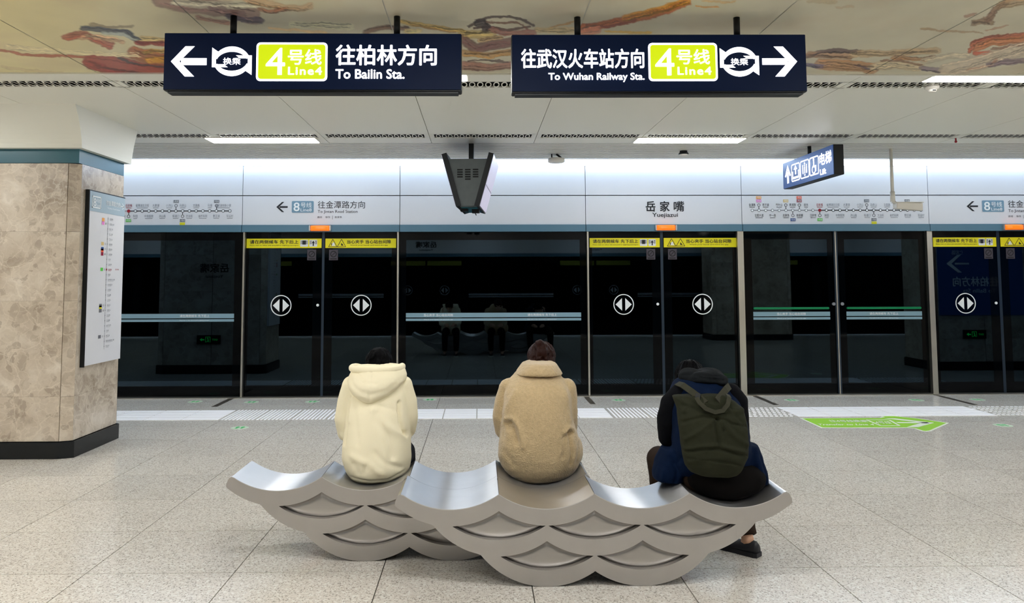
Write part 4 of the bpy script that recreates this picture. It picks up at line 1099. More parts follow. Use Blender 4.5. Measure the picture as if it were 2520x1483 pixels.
# ------------------------------------------------------------------ information display, end-on
p = at(1160, 354, Z=ZC); tvx, tvy = p[0], p[1]
e = empty('information_display', (tvx, tvy, ZC), 'grey double-sided information display hanging end-on from a black pole', 'display')
yF_ = tvy - .47
ztop, zbot = at(1155, 378, Y=yF_)[2], at(1155, 508, Y=yF_)[2]
L_ = .95; hw1, hw0 = .285, .125
yl = lambda t: yF_ + L_ * t
MB().box((tvx - .028, tvy - .028, ztop - .1), (tvx + .028, tvy + .028, ZC)).build('pole', M['blackm'], e)
zc1, zc0 = ztop - .05, zbot + .01
mb = MB().prism([(-hw1 + .075, zc1), (-hw0 + .03, zc0), (hw0 - .03, zc0), (hw1 - .075, zc1)], (tvx, yF_ + .03, 0), (1, 0, 0), (0, 0, 1), (0, 1, 0), .85); cov = mb.build('end_cover', M['tv'], e)
for i, col in enumerate((-0.085, 0, .085)):
    for k in range(5 if i == 1 else 4):
        z = ztop - .17 - .026 * k
        MB().box((tvx + col - .030, yF_ + .024, z - .007), (tvx + col + .030, yF_ + .031, z + .007)).build('vent_slot', M['black'], cov)
for s in (-1, 1):
    O = np.array((tvx, yF_, 0)); th = .055
    nx_, nz_ = s * (ztop - zbot), -(hw1 - hw0); ln = math.hypot(nx_, nz_); nx_, nz_ = nx_ / ln, nz_ / ln
    pts = [(s * hw1, ztop), (s * hw0, zbot), (s * hw0 - nx_ * th, zbot - nz_ * th), (s * hw1 - nx_ * th, ztop - nz_ * th)]
    cs = MB().prism(pts, O, (1, 0, 0), (0, 0, 1), (0, 1, 0), L_).build('screen_case', M['blackm'], e)
    fr = FR((tvx + s * hw0, yF_, zbot), (0, s, 0), ((s * (hw1 - hw0)) / ln, 0, (ztop - zbot) / ln), (nx_, 0, nz_))
    u0, u1 = sorted((s * .012, s * (L_ - .012)))
    Flat(fr, .004).rect(u0, .012, u1, ln - .012).build('screen', M['screen'], cs)
    Flat(fr, .006).rect(u0, ln * .42, u1, ln * .43).build('screen_divider', M['blackm'], cs)
MB().box((tvx - .09, yF_ + .18, zbot - .0), (tvx + .09, yF_ + .75, zbot + .03)).build('bottom_plate', M['teal'], e)
MB().box((tvx - .1, yF_ + .2, zbot - .03), (tvx - .02, yF_ + .32, zbot)).box((tvx + .02, yF_ + .3, zbot - .04), (tvx + .1, yF_ + .4, zbot)).tube([(tvx + .05, yF_ + .3, zbot - .03), (tvx + .07, yF_ + .3, zbot - .07)], .006, 6).build('cable_box', M['black'], e)
e.rotation_euler = (0, 0, math.radians(-4.5))

# ------------------------------------------------------------------ small ceiling fittings
p = at(2192, 366, Z=ZC); e = empty('security_camera', p, 'white security camera on a long drop pole over the route map', 'camera')
zb = at(2192, 500, Y=p[1])[2]
MB().tube([(p[0], p[1], ZC), (p[0], p[1], zb + .13)], .019, 14).build('pole', M['plastic'], e, smooth=True)
MB().tube([(p[0], p[1], zb + .14), (p[0], p[1], zb + .02)], .028, 16).build('joint', M['plastic'], e, smooth=True)
MB().tube([(p[0], p[1], zb + .03), (p[0] + .05, p[1], zb - .01), (p[0] + .09, p[1], zb + .0)], .02, 10).build('bracket', M['plastic'], e, smooth=True)
xa, xb = at(2202, 508, Y=p[1])[0], at(2266, 508, Y=p[1])[0]
za, zb_ = at(2202, 498, Y=p[1])[2], at(2266, 500, Y=p[1])[2]
mb = MB().rings([[(xa, p[1] - .045, za - .075), (xa, p[1] + .045, za - .075), (xa, p[1] + .05, za), (xa, p[1] - .05, za)], [(xb, p[1] - .045, zb_ - .09), (xb, p[1] + .045, zb_ - .09), (xb, p[1] + .05, zb_), (xb, p[1] - .05, zb_)]])
mb.build('camera_body', M['plastic'], e, bevel=.006)
MB().box((xa - .012, p[1] - .055, za - .004), (xb + .012, p[1] + .055, za + .003)).build('sun_shield', M['plastic'], e)

p = at(1369, 379, Z=ZC); e = empty('antenna_disc', p, 'flat round wireless antenna on a bracket below the slatted ceiling', 'antenna')
zq = at(1369, 400, Y=p[1])[2]; r = .105
mb = MB().rings([[(p[0] + rr * math.cos(t), p[1] + rr * math.sin(t), z) for t in np.linspace(0, 6.2832, 28, endpoint=False)] for rr, z in ((r * .8, zq + .055), (r * .98, zq + .05), (r * 1.02, zq + .02), (r, zq + .008), (r * .85, zq))])
mb.build('disc', M['plastic'], e, smooth=True)
MB().box((p[0] - .065, p[1] - .01, zq + .055), (p[0] - .05, p[1] + .01, ZC)).box((p[0] - .065, p[1] - .02, zq + .05), (p[0] + .04, p[1] + .02, zq + .065)).build('bracket', M['blackm'], e)
MB().tube([(p[0] + .0, p[1], ZC), (p[0] + .06, p[1], zq + .06)], .012, 8).build('cable', M['black'], e)
p = at(1682, 371, Z=ZC); e = empty('dome_camera', p, 'small dark dome camera on the slatted ceiling over the station name', 'camera')
MB().rings([[(p[0] + rr * math.cos(t), p[1] + rr * math.sin(t), z) for t in np.linspace(0, 6.2832, 24, endpoint=False)] for rr, z in ((.045, ZC), (.045, ZC - .015), (.062, ZC - .035), (.058, ZC - .045))]).build('housing', M['blackm'], e, smooth=False)
MB().ball((p[0], p[1], ZC - .045), (.052, .052, .02)).build('dome', M['plastic'], e, smooth=True)
p = at(2293, 212, Z=ZC); e = empty('smoke_detector', p, 'round white smoke detector under the pierced strip near the top right', 'detector')
MB().rings([[(p[0] + rr * math.cos(t), p[1] + rr * math.sin(t), z) for t in np.linspace(0, 6.2832, 28, endpoint=False)] for rr, z in ((.05, ZC + .02), (.055, ZC - .012), (.052, ZC - .022), (.034, ZC - .03), (.03, ZC - .046), (.022, ZC - .05))]).build('housing', M['plastic'], e, smooth=False)
MB().box((p[0] - .012, p[1] - .033, ZC - .044), (p[0] + .014, p[1] - .028, ZC - .036)).build('slot', M['black'], e)
p = at(2352, 340, Z=ZC)
MB().tube([(p[0], p[1], ZC), (p[0], p[1], ZC - .035)], .008, 8).ball((p[0], p[1], ZC - .038), .014, n=10, m=6).build('sprinkler', M['red'], label='small red sprinkler head by the far pierced strip at the right', category='sprinkler') if False else props(MB().tube([(p[0], p[1], ZC), (p[0], p[1], ZC - .035)], .008, 8).ball((p[0], p[1], ZC - .038), .014, n=10, m=6).build('sprinkler', M['red']), 'small red sprinkler head by the far pierced strip at the right', 'sprinkler')

# ------------------------------------------------------------------ floor decals
def floor_sticker(px, py, label):
    p = at(px, py, Z=0); z = .0008
    e = empty('floor_sticker', (p[0], p[1], 0), label, 'sticker', 'round green waiting stickers on the floor')
    MB().prism([(.095 * math.cos(t), .095 * math.sin(t)) for t in np.linspace(0, 6.2832, 28, endpoint=False)], (p[0], p[1], 0), (1, 0, 0), (0, 1, 0), (0, 0, 1), z).build('disc', M['fgreen'], e)
    f = Flat(FR((p[0], p[1], z), (1, 0, 0), (0, 1, 0), (0, 0, 1)), .001)
    for s in (-.035, .035): f.circle(s * .8, .022, .02, 12, .035).circle(s * .8, -.034, .015, 10, .018)
    f.build('footprints', M['dgreen'], e)
floor_sticker(480, 988, 'round green floor sticker at the far left, near the column')
floor_sticker(619, 989, 'round green floor sticker at the left door post, left arrow door')
floor_sticker(769, 988, 'round green floor sticker just left of the cream hoodie shoulder')
floor_sticker(1058, 983, 'round green floor sticker between the cream hoodie and the tan coat')
floor_sticker(1522, 984, 'round green floor sticker between the tan coat and the backpack wearer')
floor_sticker(1948, 984, 'round green floor sticker below the left swing door with green bar')
floor_sticker(2255, 984, 'round green floor sticker below the right swing door with green bar')
floor_sticker(2405, 983, 'round green floor sticker below the rightmost sliding door')
floor_sticker(590, 1052, 'round green floor sticker on the near side of the white tactile strip, left')
floor_sticker(2468, 1046, 'round green floor sticker right of the lime floor arrow')
G = lambda x, y: tuple(at(x, y, Z=0)[:2])
arrow_px = [(1968, 1028.5), (2120, 1027.5), (2164, 1027.5), (2172, 1025.5), (2159, 1021), (2180, 1021), (2260, 1029), (2336, 1040.5), (2292, 1060), (2280, 1061.5), (2268, 1060), (2250, 1054), (2236, 1052.5), (2021, 1052.5)]
pts = [G(*q) for q in arrow_px]
e = empty('floor_arrow_decal', (pts[0][0] + 1, pts[0][1], 0), 'large lime green arrow decal on the floor right of the backpack wearer', 'decal')
MB().prism(pts, (0, 0, 0), (1, 0, 0), (0, 1, 0), (0, 0, 1), .0008).build('white_outline', M['wdecal'], e)
cen = np.mean(pts, 0)
def inset(ps, d):
    ps = [np.array(p) for p in ps]; out = []; n = len(ps)
    area = sum(ps[i][0] * ps[(i + 1) % n][1] - ps[(i + 1) % n][0] * ps[i][1] for i in range(n)); sg = 1 if area > 0 else -1
    for i in range(n):
        a, b, c = ps[i - 1], ps[i], ps[(i + 1) % n]; t1 = (b - a) / np.linalg.norm(b - a); t2 = (c - b) / np.linalg.norm(c - b)
        n1 = np.array((-t1[1], t1[0])) * sg; n2 = np.array((-t2[1], t2[0])) * sg; m_ = n1 + n2; m_ /= max(np.linalg.norm(m_), .3)
        out.append(b + m_ * d / max(np.dot(m_, n1), .5))
    return out
Flat(ground(.0008), .0008).poly(inset(pts, .022)).build('green_field', M['lgreen'], e)
f = Flat(ground(.0016), .0008)
def gw(x0, y0, x1, y1, lean):   # text box laid on the floor, read from the left
    return lambda a, b: G(x0 + (x1 - x0) * a + lean * (1 - b), y1 + (y0 - y1) * b)
f.text('往4号线换乘', 0, 0, 1, 1, .02, 2, warp=gw(2037, 1033, 2130, 1039, 8))
f.text('Transfer to Line 4', 0, 0, 1, 1, .02, 2, warp=gw(2012, 1042.5, 2150, 1046.5, 2))
a_, b_ = np.array(G(2208, 1039.7)), np.array(G(2285, 1040.2)); dd = (b_ - a_) / np.linalg.norm(b_ - a_); nn = np.array((-dd[1], dd[0]))
f.poly([a_ - nn * .03, b_ - nn * .03, b_ + nn * .03, a_ + nn * .03])
tip = b_ + dd * .06
for s in (-1, 1): f.poly([tip, tip - dd * .13, tip - dd * .42 + nn * s * .26, tip - dd * .30 + nn * s * .26])
bx = [G(2132, 1033), G(2188, 1033), G(2214, 1047.5), G(2168, 1047.5)]
for i in range(4):
    a_, b_ = np.array(bx[i]), np.array(bx[(i + 1) % 4]); dd = (b_ - a_) / np.linalg.norm(b_ - a_); nn = np.array((-dd[1], dd[0])) * .012
    f.poly([a_ - nn, b_ - nn, b_ + nn, a_ + nn])
f.text('4号线', 0, 0, 1, 1, .01, 2, warp=gw(2150, 1036, 2188, 1043, 8))
f.build('arrow_lettering', M['wdecal'], e)

# ------------------------------------------------------------------ the two wave benches
SP, RR = .497, .444
SAG = .074
def arc(xc, zlow):  # lower arc of a circle
    return lambda x: zlow + RR - math.sqrt(max(RR * RR - (x - xc) ** 2, 1e-9))
r0c = [-1.5 * SP, -.5 * SP, .5 * SP, 1.5 * SP]; r1c = [-SP, 0, SP]; r2c = [-.5 * SP, .5 * SP]
PER = .1535
LOW = {0: .307, 1: .1535, 2: 0.0}
BT = .082
tips = 2 * SP
def z_top(x):
    if abs(x) > tips:
        return .432 + math.sqrt(max(.041 ** 2 - (abs(x) - tips) ** 2, 0))
    return min(arc(c, LOW[0] + BT)(x) for c in r0c if abs(x - c) <= SP * .5 + 1e-6)
def z_bot(x):
    cand = []
    if abs(x) > tips: cand.append(.432 - math.sqrt(max(.041 ** 2 - (abs(x) - tips) ** 2, 0)))
    for cs, k in ((r0c, 0), (r1c, 1), (r2c, 2)):
        for c in cs:
            if abs(x - c) < RR * .86:
                v = arc(c, LOW[k])(x)
                # only outward flanks and own spans
                cand.append(v)
    cand = [c for c in cand]
    return min(cand) if cand else .4
holes = []
for row, cs in ((1, r1c), (2, r2c)):
    for c in cs:
        up = [q for q in (r0c if row == 1 else r1c)]
        def hu(x, up=up, row=row):   # upper edge: lower arcs of the row above
            return min(arc(q, LOW[row - 1])(x) for q in up if abs(x - q) <= SP * .5 + 1e-6) if any(abs(x - q) <= SP * .5 + 1e-6 for q in up) else arc(min(up, key=lambda q: abs(x - q)), LOW[row - 1])(x)
        hl = arc(c, LOW[row] + BT)
        hf = .485
        holes.append((c - SP * hf, c + SP * hf, hl, hu, c))
def bench_sheet():
    xs = set(np.round(np.linspace(-tips - .041, tips + .041, 150), 5))
    for h in holes: xs |= {round(h[0], 5), round(h[1], 5), round(h[4], 5)}
    for c in (-tips, tips, 0, -SP, SP): xs.add(round(c, 5))
    xs = sorted(xs); quads = []
    for xa, xb in zip(xs[:-1], xs[1:]):
        xm = (xa + xb) / 2; eps = 1e-5
        act = sorted([h for h in holes if h[0] < xm < h[1]], key=lambda h: h[2](xm))
        def lv(x):
            out = [z_bot(x)]
            for h in act:
                lo, hi = h[2](x), h[3](x)
                if hi < lo or abs(x - h[0]) < 1e-4 or abs(x - h[1]) < 1e-4: lo = hi = (lo + hi) / 2
                out += [lo, hi]
            return out + [z_top(x)]
        A, B = lv(xa), lv(xb)
        for i in range(0, len(A), 2): quads.append(((xa, A[i]), (xb, B[i]), (xb, B[i + 1]), (xa, A[i + 1])))
    return quads
def bench_fascia(y0, y1):
    bm = bmesh.new()
    for q in bench_sheet():
        vs_ = [bm.verts.new((p[0], y0, p[1])) for p in q]
        try: bm.faces.new(vs_)
        except ValueError: pass
    bmesh.ops.remove_doubles(bm, verts=bm.verts, dist=2e-5)
    bmesh.ops.dissolve_degenerate(bm, dist=1e-6, edges=bm.edges)
    r = bmesh.ops.extrude_face_region(bm, geom=bm.faces[:])
    bmesh.ops.translate(bm, vec=(0, y1 - y0, 0), verts=[g for g in r['geom'] if isinstance(g, bmesh.types.BMVert)])
    bmesh.ops.recalc_face_normals(bm, faces=bm.faces)
    me = bpy.data.meshes.new('side_frame'); bm.to_mesh(me); bm.free(); me.materials.append(M['steel'])
    return me
DEP = .376
def bench(ox, oy, label):
    e = empty('wave_bench', (ox, oy, 0), label, 'bench')
    def loc(me, name):
        o = bpy.data.objects.new(name, me); COL.objects.link(o); o.parent = e; return o
    for y0, y1 in ((0, .042), (DEP - .042, DEP)): bv = loc(bench_fascia(y0, y1), 'side_frame').modifiers.new('edge', 'BEVEL'); bv.width = .0014; bv.segments = 2; bv.angle_limit = math.radians(50)
    # inner body, following the outline
    xs = np.linspace(-tips - .03, tips + .03, 120); rg = []
    for x in xs: rg.append([(x, .046, z_bot(x) + .004), (x, DEP - .046, z_bot(x) + .004), (x, DEP - .046, z_top(x) - .006), (x, .046, z_top(x) - .006)])
    loc(MB().rings(rg).mesh('body', M['panel']), 'body')
    loc(MB().rings([[(x, .02, z_bot(x) + .001), (x, DEP - .02, z_bot(x) + .001), (x, DEP - .02, z_bot(x) + .006), (x, .02, z_bot(x) + .006)] for x in xs]).mesh('underside_shell', M['steel'], True), 'underside_shell')
    for h in holes:   # domed scale panels
        for side in (0, 1):
            n, m_ = 40, 8; v = []; fc_ = []
            for i in range(n + 1):
                x = h[0] + (h[1] - h[0]) * i / n; lo, hi = h[2](x), h[3](x)
                if hi < lo: lo = hi = (lo + hi) / 2
                for j in range(m_ + 1):
                    t = j / m_; dome = .017 * (min(1, (hi - lo) * (1 - abs(2 * t - 1)) / .045)) ** .6
                    y = .041 - dome if side == 0 else DEP - .041 + dome
                    v.append((x, y, lo + (hi - lo) * t))
            for i in range(n):
                for j in range(m_):
                    a = i * (m_ + 1) + j; q = (a, a + m_ + 1, a + m_ + 2, a + 1); fc_.append(q if side == 0 else q[::-1])
            mb = MB(); mb.v, mb.f, mb.mi = v, fc_, [0] * len(fc_)
            loc(mb.mesh('scale_panel', M['panel'], True), 'scale_panel')
    for c in r0c:  # polished seat shells
        rg = []
        xa, xb = c - SP / 2 + .0015, c + SP / 2 - .0015
        if c == r0c[0]: xa -= .012
        if c == r0c[-1]: xb += .012
        for x in np.linspace(xa, xb, 40):
            z = z_top(x) if abs(x) <= tips else z_top(math.copysign(tips, x)) + .003
            rg.append([(x, -.001, z), (x, DEP + .001, z), (x, DEP + .001, z + .004), (x, DEP / 2, z + .0055), (x, -.001, z + .004)])
        o = loc(MB().rings(rg).mesh('seat', M['seat'], True), 'seat')
        o.data.set_sharp_from_angle(angle=math.radians(35))
    return e
OY1, OY2 = 4.03, 4.41
OX1 = .597; OX2 = OX1 - 2 * SP
bench(OX1, OY1, 'nearer steel wave bench with fish-scale side panels, on the right')
bench(OX2, OY2, 'farther steel wave bench on the left, partly behind the nearer one')

# ------------------------------------------------------------------ figures
def union(mb, voxel, smooth=8, factor=.5):
    me = mb.mesh('u', M['skin'])
    bm = bmesh.new(); bm.from_mesh(me); bmesh.ops.recalc_face_normals(bm, faces=bm.faces); bm.to_mesh(me); bm.free()
    o = bpy.data.objects.new('u', me); COL.objects.link(o)
    r = o.modifiers.new('r', 'REMESH'); r.mode = 'VOXEL'; r.voxel_size = voxel
    s = o.modifiers.new('s', 'SMOOTH'); s.iterations = smooth; s.factor = factor
    dg = bpy.context.evaluated_depsgraph_get()
    ev = o.evaluated_get(dg); m2 = ev.to_mesh()
    n = len(m2.vertices); v = np.zeros(n * 3); m2.vertices.foreach_get('co', v); v = v.reshape(-1, 3)
    nr = np.zeros(n * 3); m2.vertices.foreach_get('normal', nr); nr = nr.reshape(-1, 3)
    f = [tuple(p.vertices) for p in m2.polygons]
    ev.to_mesh_clear(); bpy.data.objects.remove(o); bpy.data.meshes.remove(me)
    return v, nr, f
def sheet_fold(v, nr, lines, Yref, side=-1):
    """press folds into cloth; each line: photo points on the plane Y=Yref, height, width"""
    d_ = np.zeros(len(v))
    for pts, amp, wd in lines:
        P_ = [at(x, y, Y=Yref)[[0, 2]] for x, y in pts]; b = np.full(len(v), 1e9)
        for a, c in zip(P_[:-1], P_[1:]):
            u = c - a; t = np.clip(((v[:, 0] - a[0]) * u[0] + (v[:, 2] - a[1]) * u[1]) / (u @ u), 0, 1)
            b = np.minimum(b, np.hypot(v[:, 0] - a[0] - t * u[0], v[:, 2] - a[1] - t * u[1]))
        d_ += amp * np.exp(-(b / wd) ** 2)
    return v + nr * (d_ * np.clip(-nr[:, 1] * 1.5, 0, 1))[:, None]
def cloth_noise(v, nr, amp, sc_):
    n = (fbm(v[:, 0] * sc_ + v[:, 1] * sc_ * .7 + 50, v[:, 2] * sc_ + v[:, 1] * sc_ * .4 + 50, 3) - .45) * 2
    return v + nr * (n * amp)[:, None]
def rings_px(rows, Yc, n=40, pw=2.4):
    """rows: (py, pxL, pxR, y_back, y_front[, tilt]) -> closed loft following the photographed outline"""
    out = []
    for r in rows:
        py, L, R_, yb, yf = r[:5]; dip = r[5] if len(r) > 5 else 0
        A, B = at(L, py, Y=Yc), at(R_, py, Y=Yc); cx, hw = (A[0] + B[0]) / 2, (B[0] - A[0]) / 2; z = (A[2] + B[2]) / 2
        ring = []
        for t in np.linspace(0, 2 * math.pi, n, endpoint=False):
            c, s = math.cos(t), math.sin(t)
            u = math.copysign(abs(c) ** (2 / pw), c); w = math.copysign(abs(s) ** (2 / pw), s)
            ring.append((cx + hw * u, (yb + yf) / 2 + (yf - yb) / 2 * w, z + dip * u * u))
        out.append(ring)
    return out
def rot_x(a): c, s = math.cos(a), math.sin(a); return np.array([[1, 0, 0], [0, c, -s], [0, s, c]])

def head_parts(mb, c, bow, turn=0.0):
    c = np.array(c, float); R_ = rot_x(-bow)
    cz, sz = math.cos(turn), math.sin(turn); R_ = np.array([[cz, -sz, 0], [sz, cz, 0], [0, 0, 1]]) @ R_
    T = lambda p: c + R_ @ np.array(p, float)
    mb.ball(T((0, -.008, .035)), (.074, .092, .082), R_, 24, 16)
    mb.ball(T((0, .028, -.035)), (.058, .066, .078), R_, 20, 12)
    mb.ball(T((0, .052, -.082)), (.032, .030, .026), R_, 14, 10)
    mb.ball(T((0, .072, .03)), (.055, .02, .014), R_, 14, 8)     # brow
    mb.tube([T((0, .085, .015)), T((0, .102, -.012)), T((0, .112, -.026))], [.008, .011, .014], 10)
    mb.ball(T((0, .094, -.058)), (.024, .010, .009), R_, 12, 8)
    for s in (-1, 1):
        mb.ball(T((s * .077, -.005, -.008)), (.010, .020, .031), R_, 12, 8)
        mb.ball(T((s * .034, .072, -.018)), (.020, .018, .018), R_, 12, 8)
    return T, R_
def hand_parts(mb, wrist, dirv, up_, side):
    d = np.array(dirv, float); d /= np.linalg.norm(d); u = np.array(up_, float); u -= d * (u @ d); u /= np.linalg.norm(u); s = np.cross(d, u) * side
    w = np.array(wrist, float)
    mb.tube([w, w + d * .03, w + d * .085], [.026, .034, .036], 12)
    mb.ball(w + d * .055, .034, None, 12, 8)
    for k, (o_, l) in enumerate(((-.030, .068), (-.010, .078), (.010, .073), (.029, .058))):
        b0 = w + d * .082 + s * o_
        mb.tube([b0 - d * .02, b0 + d * l * .42 - u * .004, b0 + d * l * .74 - u * .022, b0 + d * l * .86 - u * .044], [.0100, .0095, .0088, .0078], 8)
        mb.ball(b0 + d * l * .86 - u * .044, .0078, None, 8, 6)
    t0 = w + d * .028 - s * .028
    mb.tube([t0, t0 + d * .03 - s * .020 - u * .006, t0 + d * .058 - s * .020 - u * .016, t0 + d * .074 - s * .012 - u * .022], [.014, .0125, .011, .009], 8)

def person(label, skin_parts, head_c, bow, turn=0.0, base=(0, 0, 0)):
    e = empty('person', base, label, 'person')
    mb = MB(); T, R_ = head_parts(mb, head_c, bow, turn)
    j = skin_parts
    neck = np.array(j['neck']); hc = np.array(head_c)
    mb.tube([neck - (0, 0, .05), neck, hc + R_ @ np.array((0, -.02, -.03))], [.062, .055, .054], 14)
    mb.tube([j['pelvis'], j['waist'], j['chest'], neck - (0, 0, .03)], [.12, .115, .13, .09], 18)
    mb.ball(j['pelvis'], (.14, .11, .10)); mb.ball(j['chest'], (.155, .10, .13))
    for s in (0, 1):
        sh, el, wr = j['sh'][s], j['el'][s], j['wr'][s]
        mb.ball(sh, .058); mb.tube([j['chest'] + (np.array(sh) - j['chest']) * .4, sh], .06, 12)
        mb.tube([sh, (np.array(sh) + el) / 2, el], [.050, .046, .038], 12); mb.ball(el, .039)
        mb.tube([el, (np.array(el) + wr) / 2, wr], [.040, .036, .026], 12)
        dv = np.array(j['hd'][s]); hand_parts(mb, wr, dv, (0, 0, 1), 1 if s else -1)
        hp, kn, an, to = j['hip'][s], j['kn'][s], j['an'][s], j['toe'][s]
        mb.tube([hp, (np.array(hp) + kn) / 2, kn], [.085, .078, .056], 14); mb.ball(kn, .056)
        mb.tube([kn, (np.array(kn) * .6 + np.array(an) * .4), an], [.052, .050, .034], 12)
        mb.ball(an, .036); mb.tube([np.array(an) - (0, 0, .035), np.array(to)], [.034, .026], 10)
    v, nr, f = union(mb, .0068, 2)
    mesh_np('body', v, f, M['skin'], e)
    for s in (-1, 1):
        MB().ball(T((s * .034, .082, -.016)), (.012, .009, .007), R_, 10, 8).build('eye', M['eye'], e, smooth=True)
    return e, T, R_
def legs(e, j, m_, _=0, r=(.085, .085, .068, .062, .052), shoe='shoe', sole='sole'):
    for s in (0, 1): 
        pass
    mb = MB()
    mb.ball(j['pelvis'], (.155, .125, .105))
    for s in (0, 1):
        hp, kn, an = [np.array(q) for q in (j['hip'][s], j['kn'][s], j['an'][s])]
        mb.ball(hp, r[0]); mb.tube([hp, (hp + kn) / 2, kn], [r[0], r[1], r[2]], 16); mb.ball(kn, r[2])
        mb.tube([kn, kn * .5 + an * .5, an + (0, 0, .02)], [r[2], r[3], r[4]], 14)
    v, nr, f = union(mb, .011, 4)
    v = cloth_noise(v, nr, .006, 14)
    mesh_np('trousers', v, f, m_, e)
    for s in (0, 1):
        an, to = np.array(j['an'][s]), np.array(j['toe'][s]); d = to - an; d[2] = 0; d /= np.linalg.norm(d)
        sd = np.array((-d[1], d[0], 0)); c0 = np.array((an[0], an[1], 0)) - d * .065
        rg = []
        for t, w, h in ((0, .026, .07), (.06, .036, .085), (.2, .040, .088), (.42, .042, .074), (.66, .048, .058), (.86, .042, .048), (1, .018, .034)):
            p = c0 + d * .285 * t
            rg.append([p + sd * w * math.cos(a) + np.array((0, 0, .022 + max(0, math.sin(a)) * (h - .022))) for a in np.linspace(0, math.pi, 9)])
        MB().rings(rg).build('shoe', M[shoe], e, smooth=True)
        so = []
        for t, w in ((0, .03), (.06, .04), (.3, .043), (.5, .043), (.68, .051), (.88, .045), (1, .02)):
            p = c0 + d * (-.004 + .293 * t); so.append([p + sd * w, p - sd * w, p - sd * w + np.array((0, 0, .024)), p + sd * w + np.array((0, 0, .024))])
        MB().rings(so).build('sole', M[sole], e)
def hair_cap(mb, T, R_, grow=1.0):
    mb.ball(T((0, -.014, .040)), (.086 * grow, .100 * grow, .090 * grow), R_, 24, 16)
    mb.ball(T((0, -.045, -.015)), (.080 * grow, .062 * grow, .085 * grow), R_, 20, 14)
def hair_noise(v, nr, T, amp=.004, k=9):
    c = T((0, -.02, .05)); d = v - c; a = np.arctan2(d[:, 0], -d[:, 1] + .02)
    n = (vnoise(a * k + 30, d[:, 2] * 14 + 30) - .5) + .6 * (vnoise(a * k * 2.3 + 60, d[:, 2] * 20 + 9) - .5)
    return v + nr * (n * amp * 2)[:, None]
def strands(mb, T, rs, n, spread, seed):
    r_ = np.random.RandomState(seed)
    for k in range(n):
        a = r_.uniform(-1.2, 1.2); q = r_.uniform(-.6, 1.0)
        lt = math.sqrt(max(1 - (q * .9) ** 2, .05)); p0 = np.array((math.sin(a) * .084 * lt, -.014 - .098 * math.cos(a) * lt, .04 + .088 * q * .9))
        p1 = p0 * 1.06 + np.array((0, 0, -.03)); p2 = p0 * (1.08 + r_.uniform(0, .12) * spread) + np.array((r_.uniform(-.02, .02), 0, -.07))
        mb.tube([T(p0), T(p1), T(p2)], [.006, .005, .0015], 6)

def joints(cx, yb, zs, seated, chestY, neckY, shz, el, wr, hd, knee, ank, shw=.165):
    """ordinary seated skeleton facing +Y; el/wr offsets per side"""
    pel = np.array((cx, yb, zs + .115))
    return dict(pelvis=pel, waist=np.array((cx, yb + .02, zs + .25)), chest=np.array((cx, chestY, shz - .10)), neck=np.array((cx, neckY, shz + .035)),
                sh=[np.array((cx - shw, chestY + .03, shz)), np.array((cx + shw, chestY + .03, shz))], el=el, wr=wr, hd=hd,
                hip=[pel + (-.09, .03, -.01), pel + (.09, .03, -.01)], kn=knee, an=ank, toe=[a + np.array((0, .13, -.055)) for a in ank])

# --- 1: cream hoodie, on the second seat of the farther bench
YA = 4.60
cA = at(931, 1000, Y=YA)[0]; zsA = .405
shzA = at(931, 945, Y=YA)[2]
aL, aR = at(857, 1048, Y=YA + .06), at(1000, 1050, Y=YA + .06)
jA = joints(cA, 4.60, zsA, 0, 4.66, 4.74, shzA - .01,
            [np.array((aL[0], YA + .10, aL[2] - .02)), np.array((aR[0], YA + .10, aR[2] - .02))],
            [np.array((cA - .12, 4.93, .64)), np.array((cA + .10, 4.93, .64))], [(.45, .8, .1), (-.45, .8, .1)],
            [np.array((cA - .12, 5.04, .47)), np.array((cA + .12, 5.04, .47))], [np.array((cA - .12, 5.00, .09)), np.array((cA + .12, 5.0, .09))])
hA = at(932, 862, Y=4.86); hcA = (hA[0], 4.88, hA[2] - .115)
jA['sh'] = [at(876, 946, Y=4.68), at(982, 946, Y=4.68)]; jA['el'] = [at(855, 1052, Y=4.70), at(1000, 1048, Y=4.70)]
eA, TA, RA = person('person in a cream hoodie seated on the left bench, head bowed', jA, hcA, math.radians(38), base=(cA, 4.6, 0))
legs(eA, jA, M['denim'])
mb = MB(); hair_cap(mb, TA, RA, .98); strands(mb, TA, RA, 40, 1.0, 3); v, nr, f = union(mb, .006, 1); v = hair_noise(v, nr, TA)
mesh_np('hair', v, f, M['hairb'], eA)
seatz = lambda x, c: .395 + (RR - math.sqrt(max(RR * RR - (x - c) ** 2, .02)))
mb = MB()
rowsA = [(1183, 880, 950, 4.52, 4.66), (1176, 864, 980, 4.495, 4.72), (1165, 854, 1000, 4.475, 4.76), (1150, 847, 1008, 4.46, 4.78), (1125, 841, 1012, 4.45, 4.78), (1090, 843, 1011, 4.45, 4.78), (1050, 850, 1007, 4.455, 4.78),
         (1010, 853, 1004, 4.47, 4.79), (975, 855, 1001, 4.49, 4.80), (945, 860, 996, 4.53, 4.82), (922, 870, 985, 4.58, 4.83), (905, 893, 968, 4.63, 4.83)]
mb.rings(rings_px(rowsA, YA))
for s, pts in ((0, [(866, 948, 4.66), (854, 988, 4.67), (848, 1030, 4.68), (853, 1062, 4.70)]), (1, [(992, 948, 4.66), (1003, 988, 4.67), (1004, 1025, 4.68), (1000, 1056, 4.70)])):
    P_ = [at(a, b, Y=c) for a, b, c in pts]
    wr = jA['wr'][s]
    mb.tube(P_ + [(P_[-1] * .5 + wr * .5) + (0, 0, -.005), wr], [.058, .060, .060, .058, .052, .040], 16); mb.ball(P_[0], .06); mb.ball(P_[3], .056)
v, nr, f = union(mb, .0095, 6)
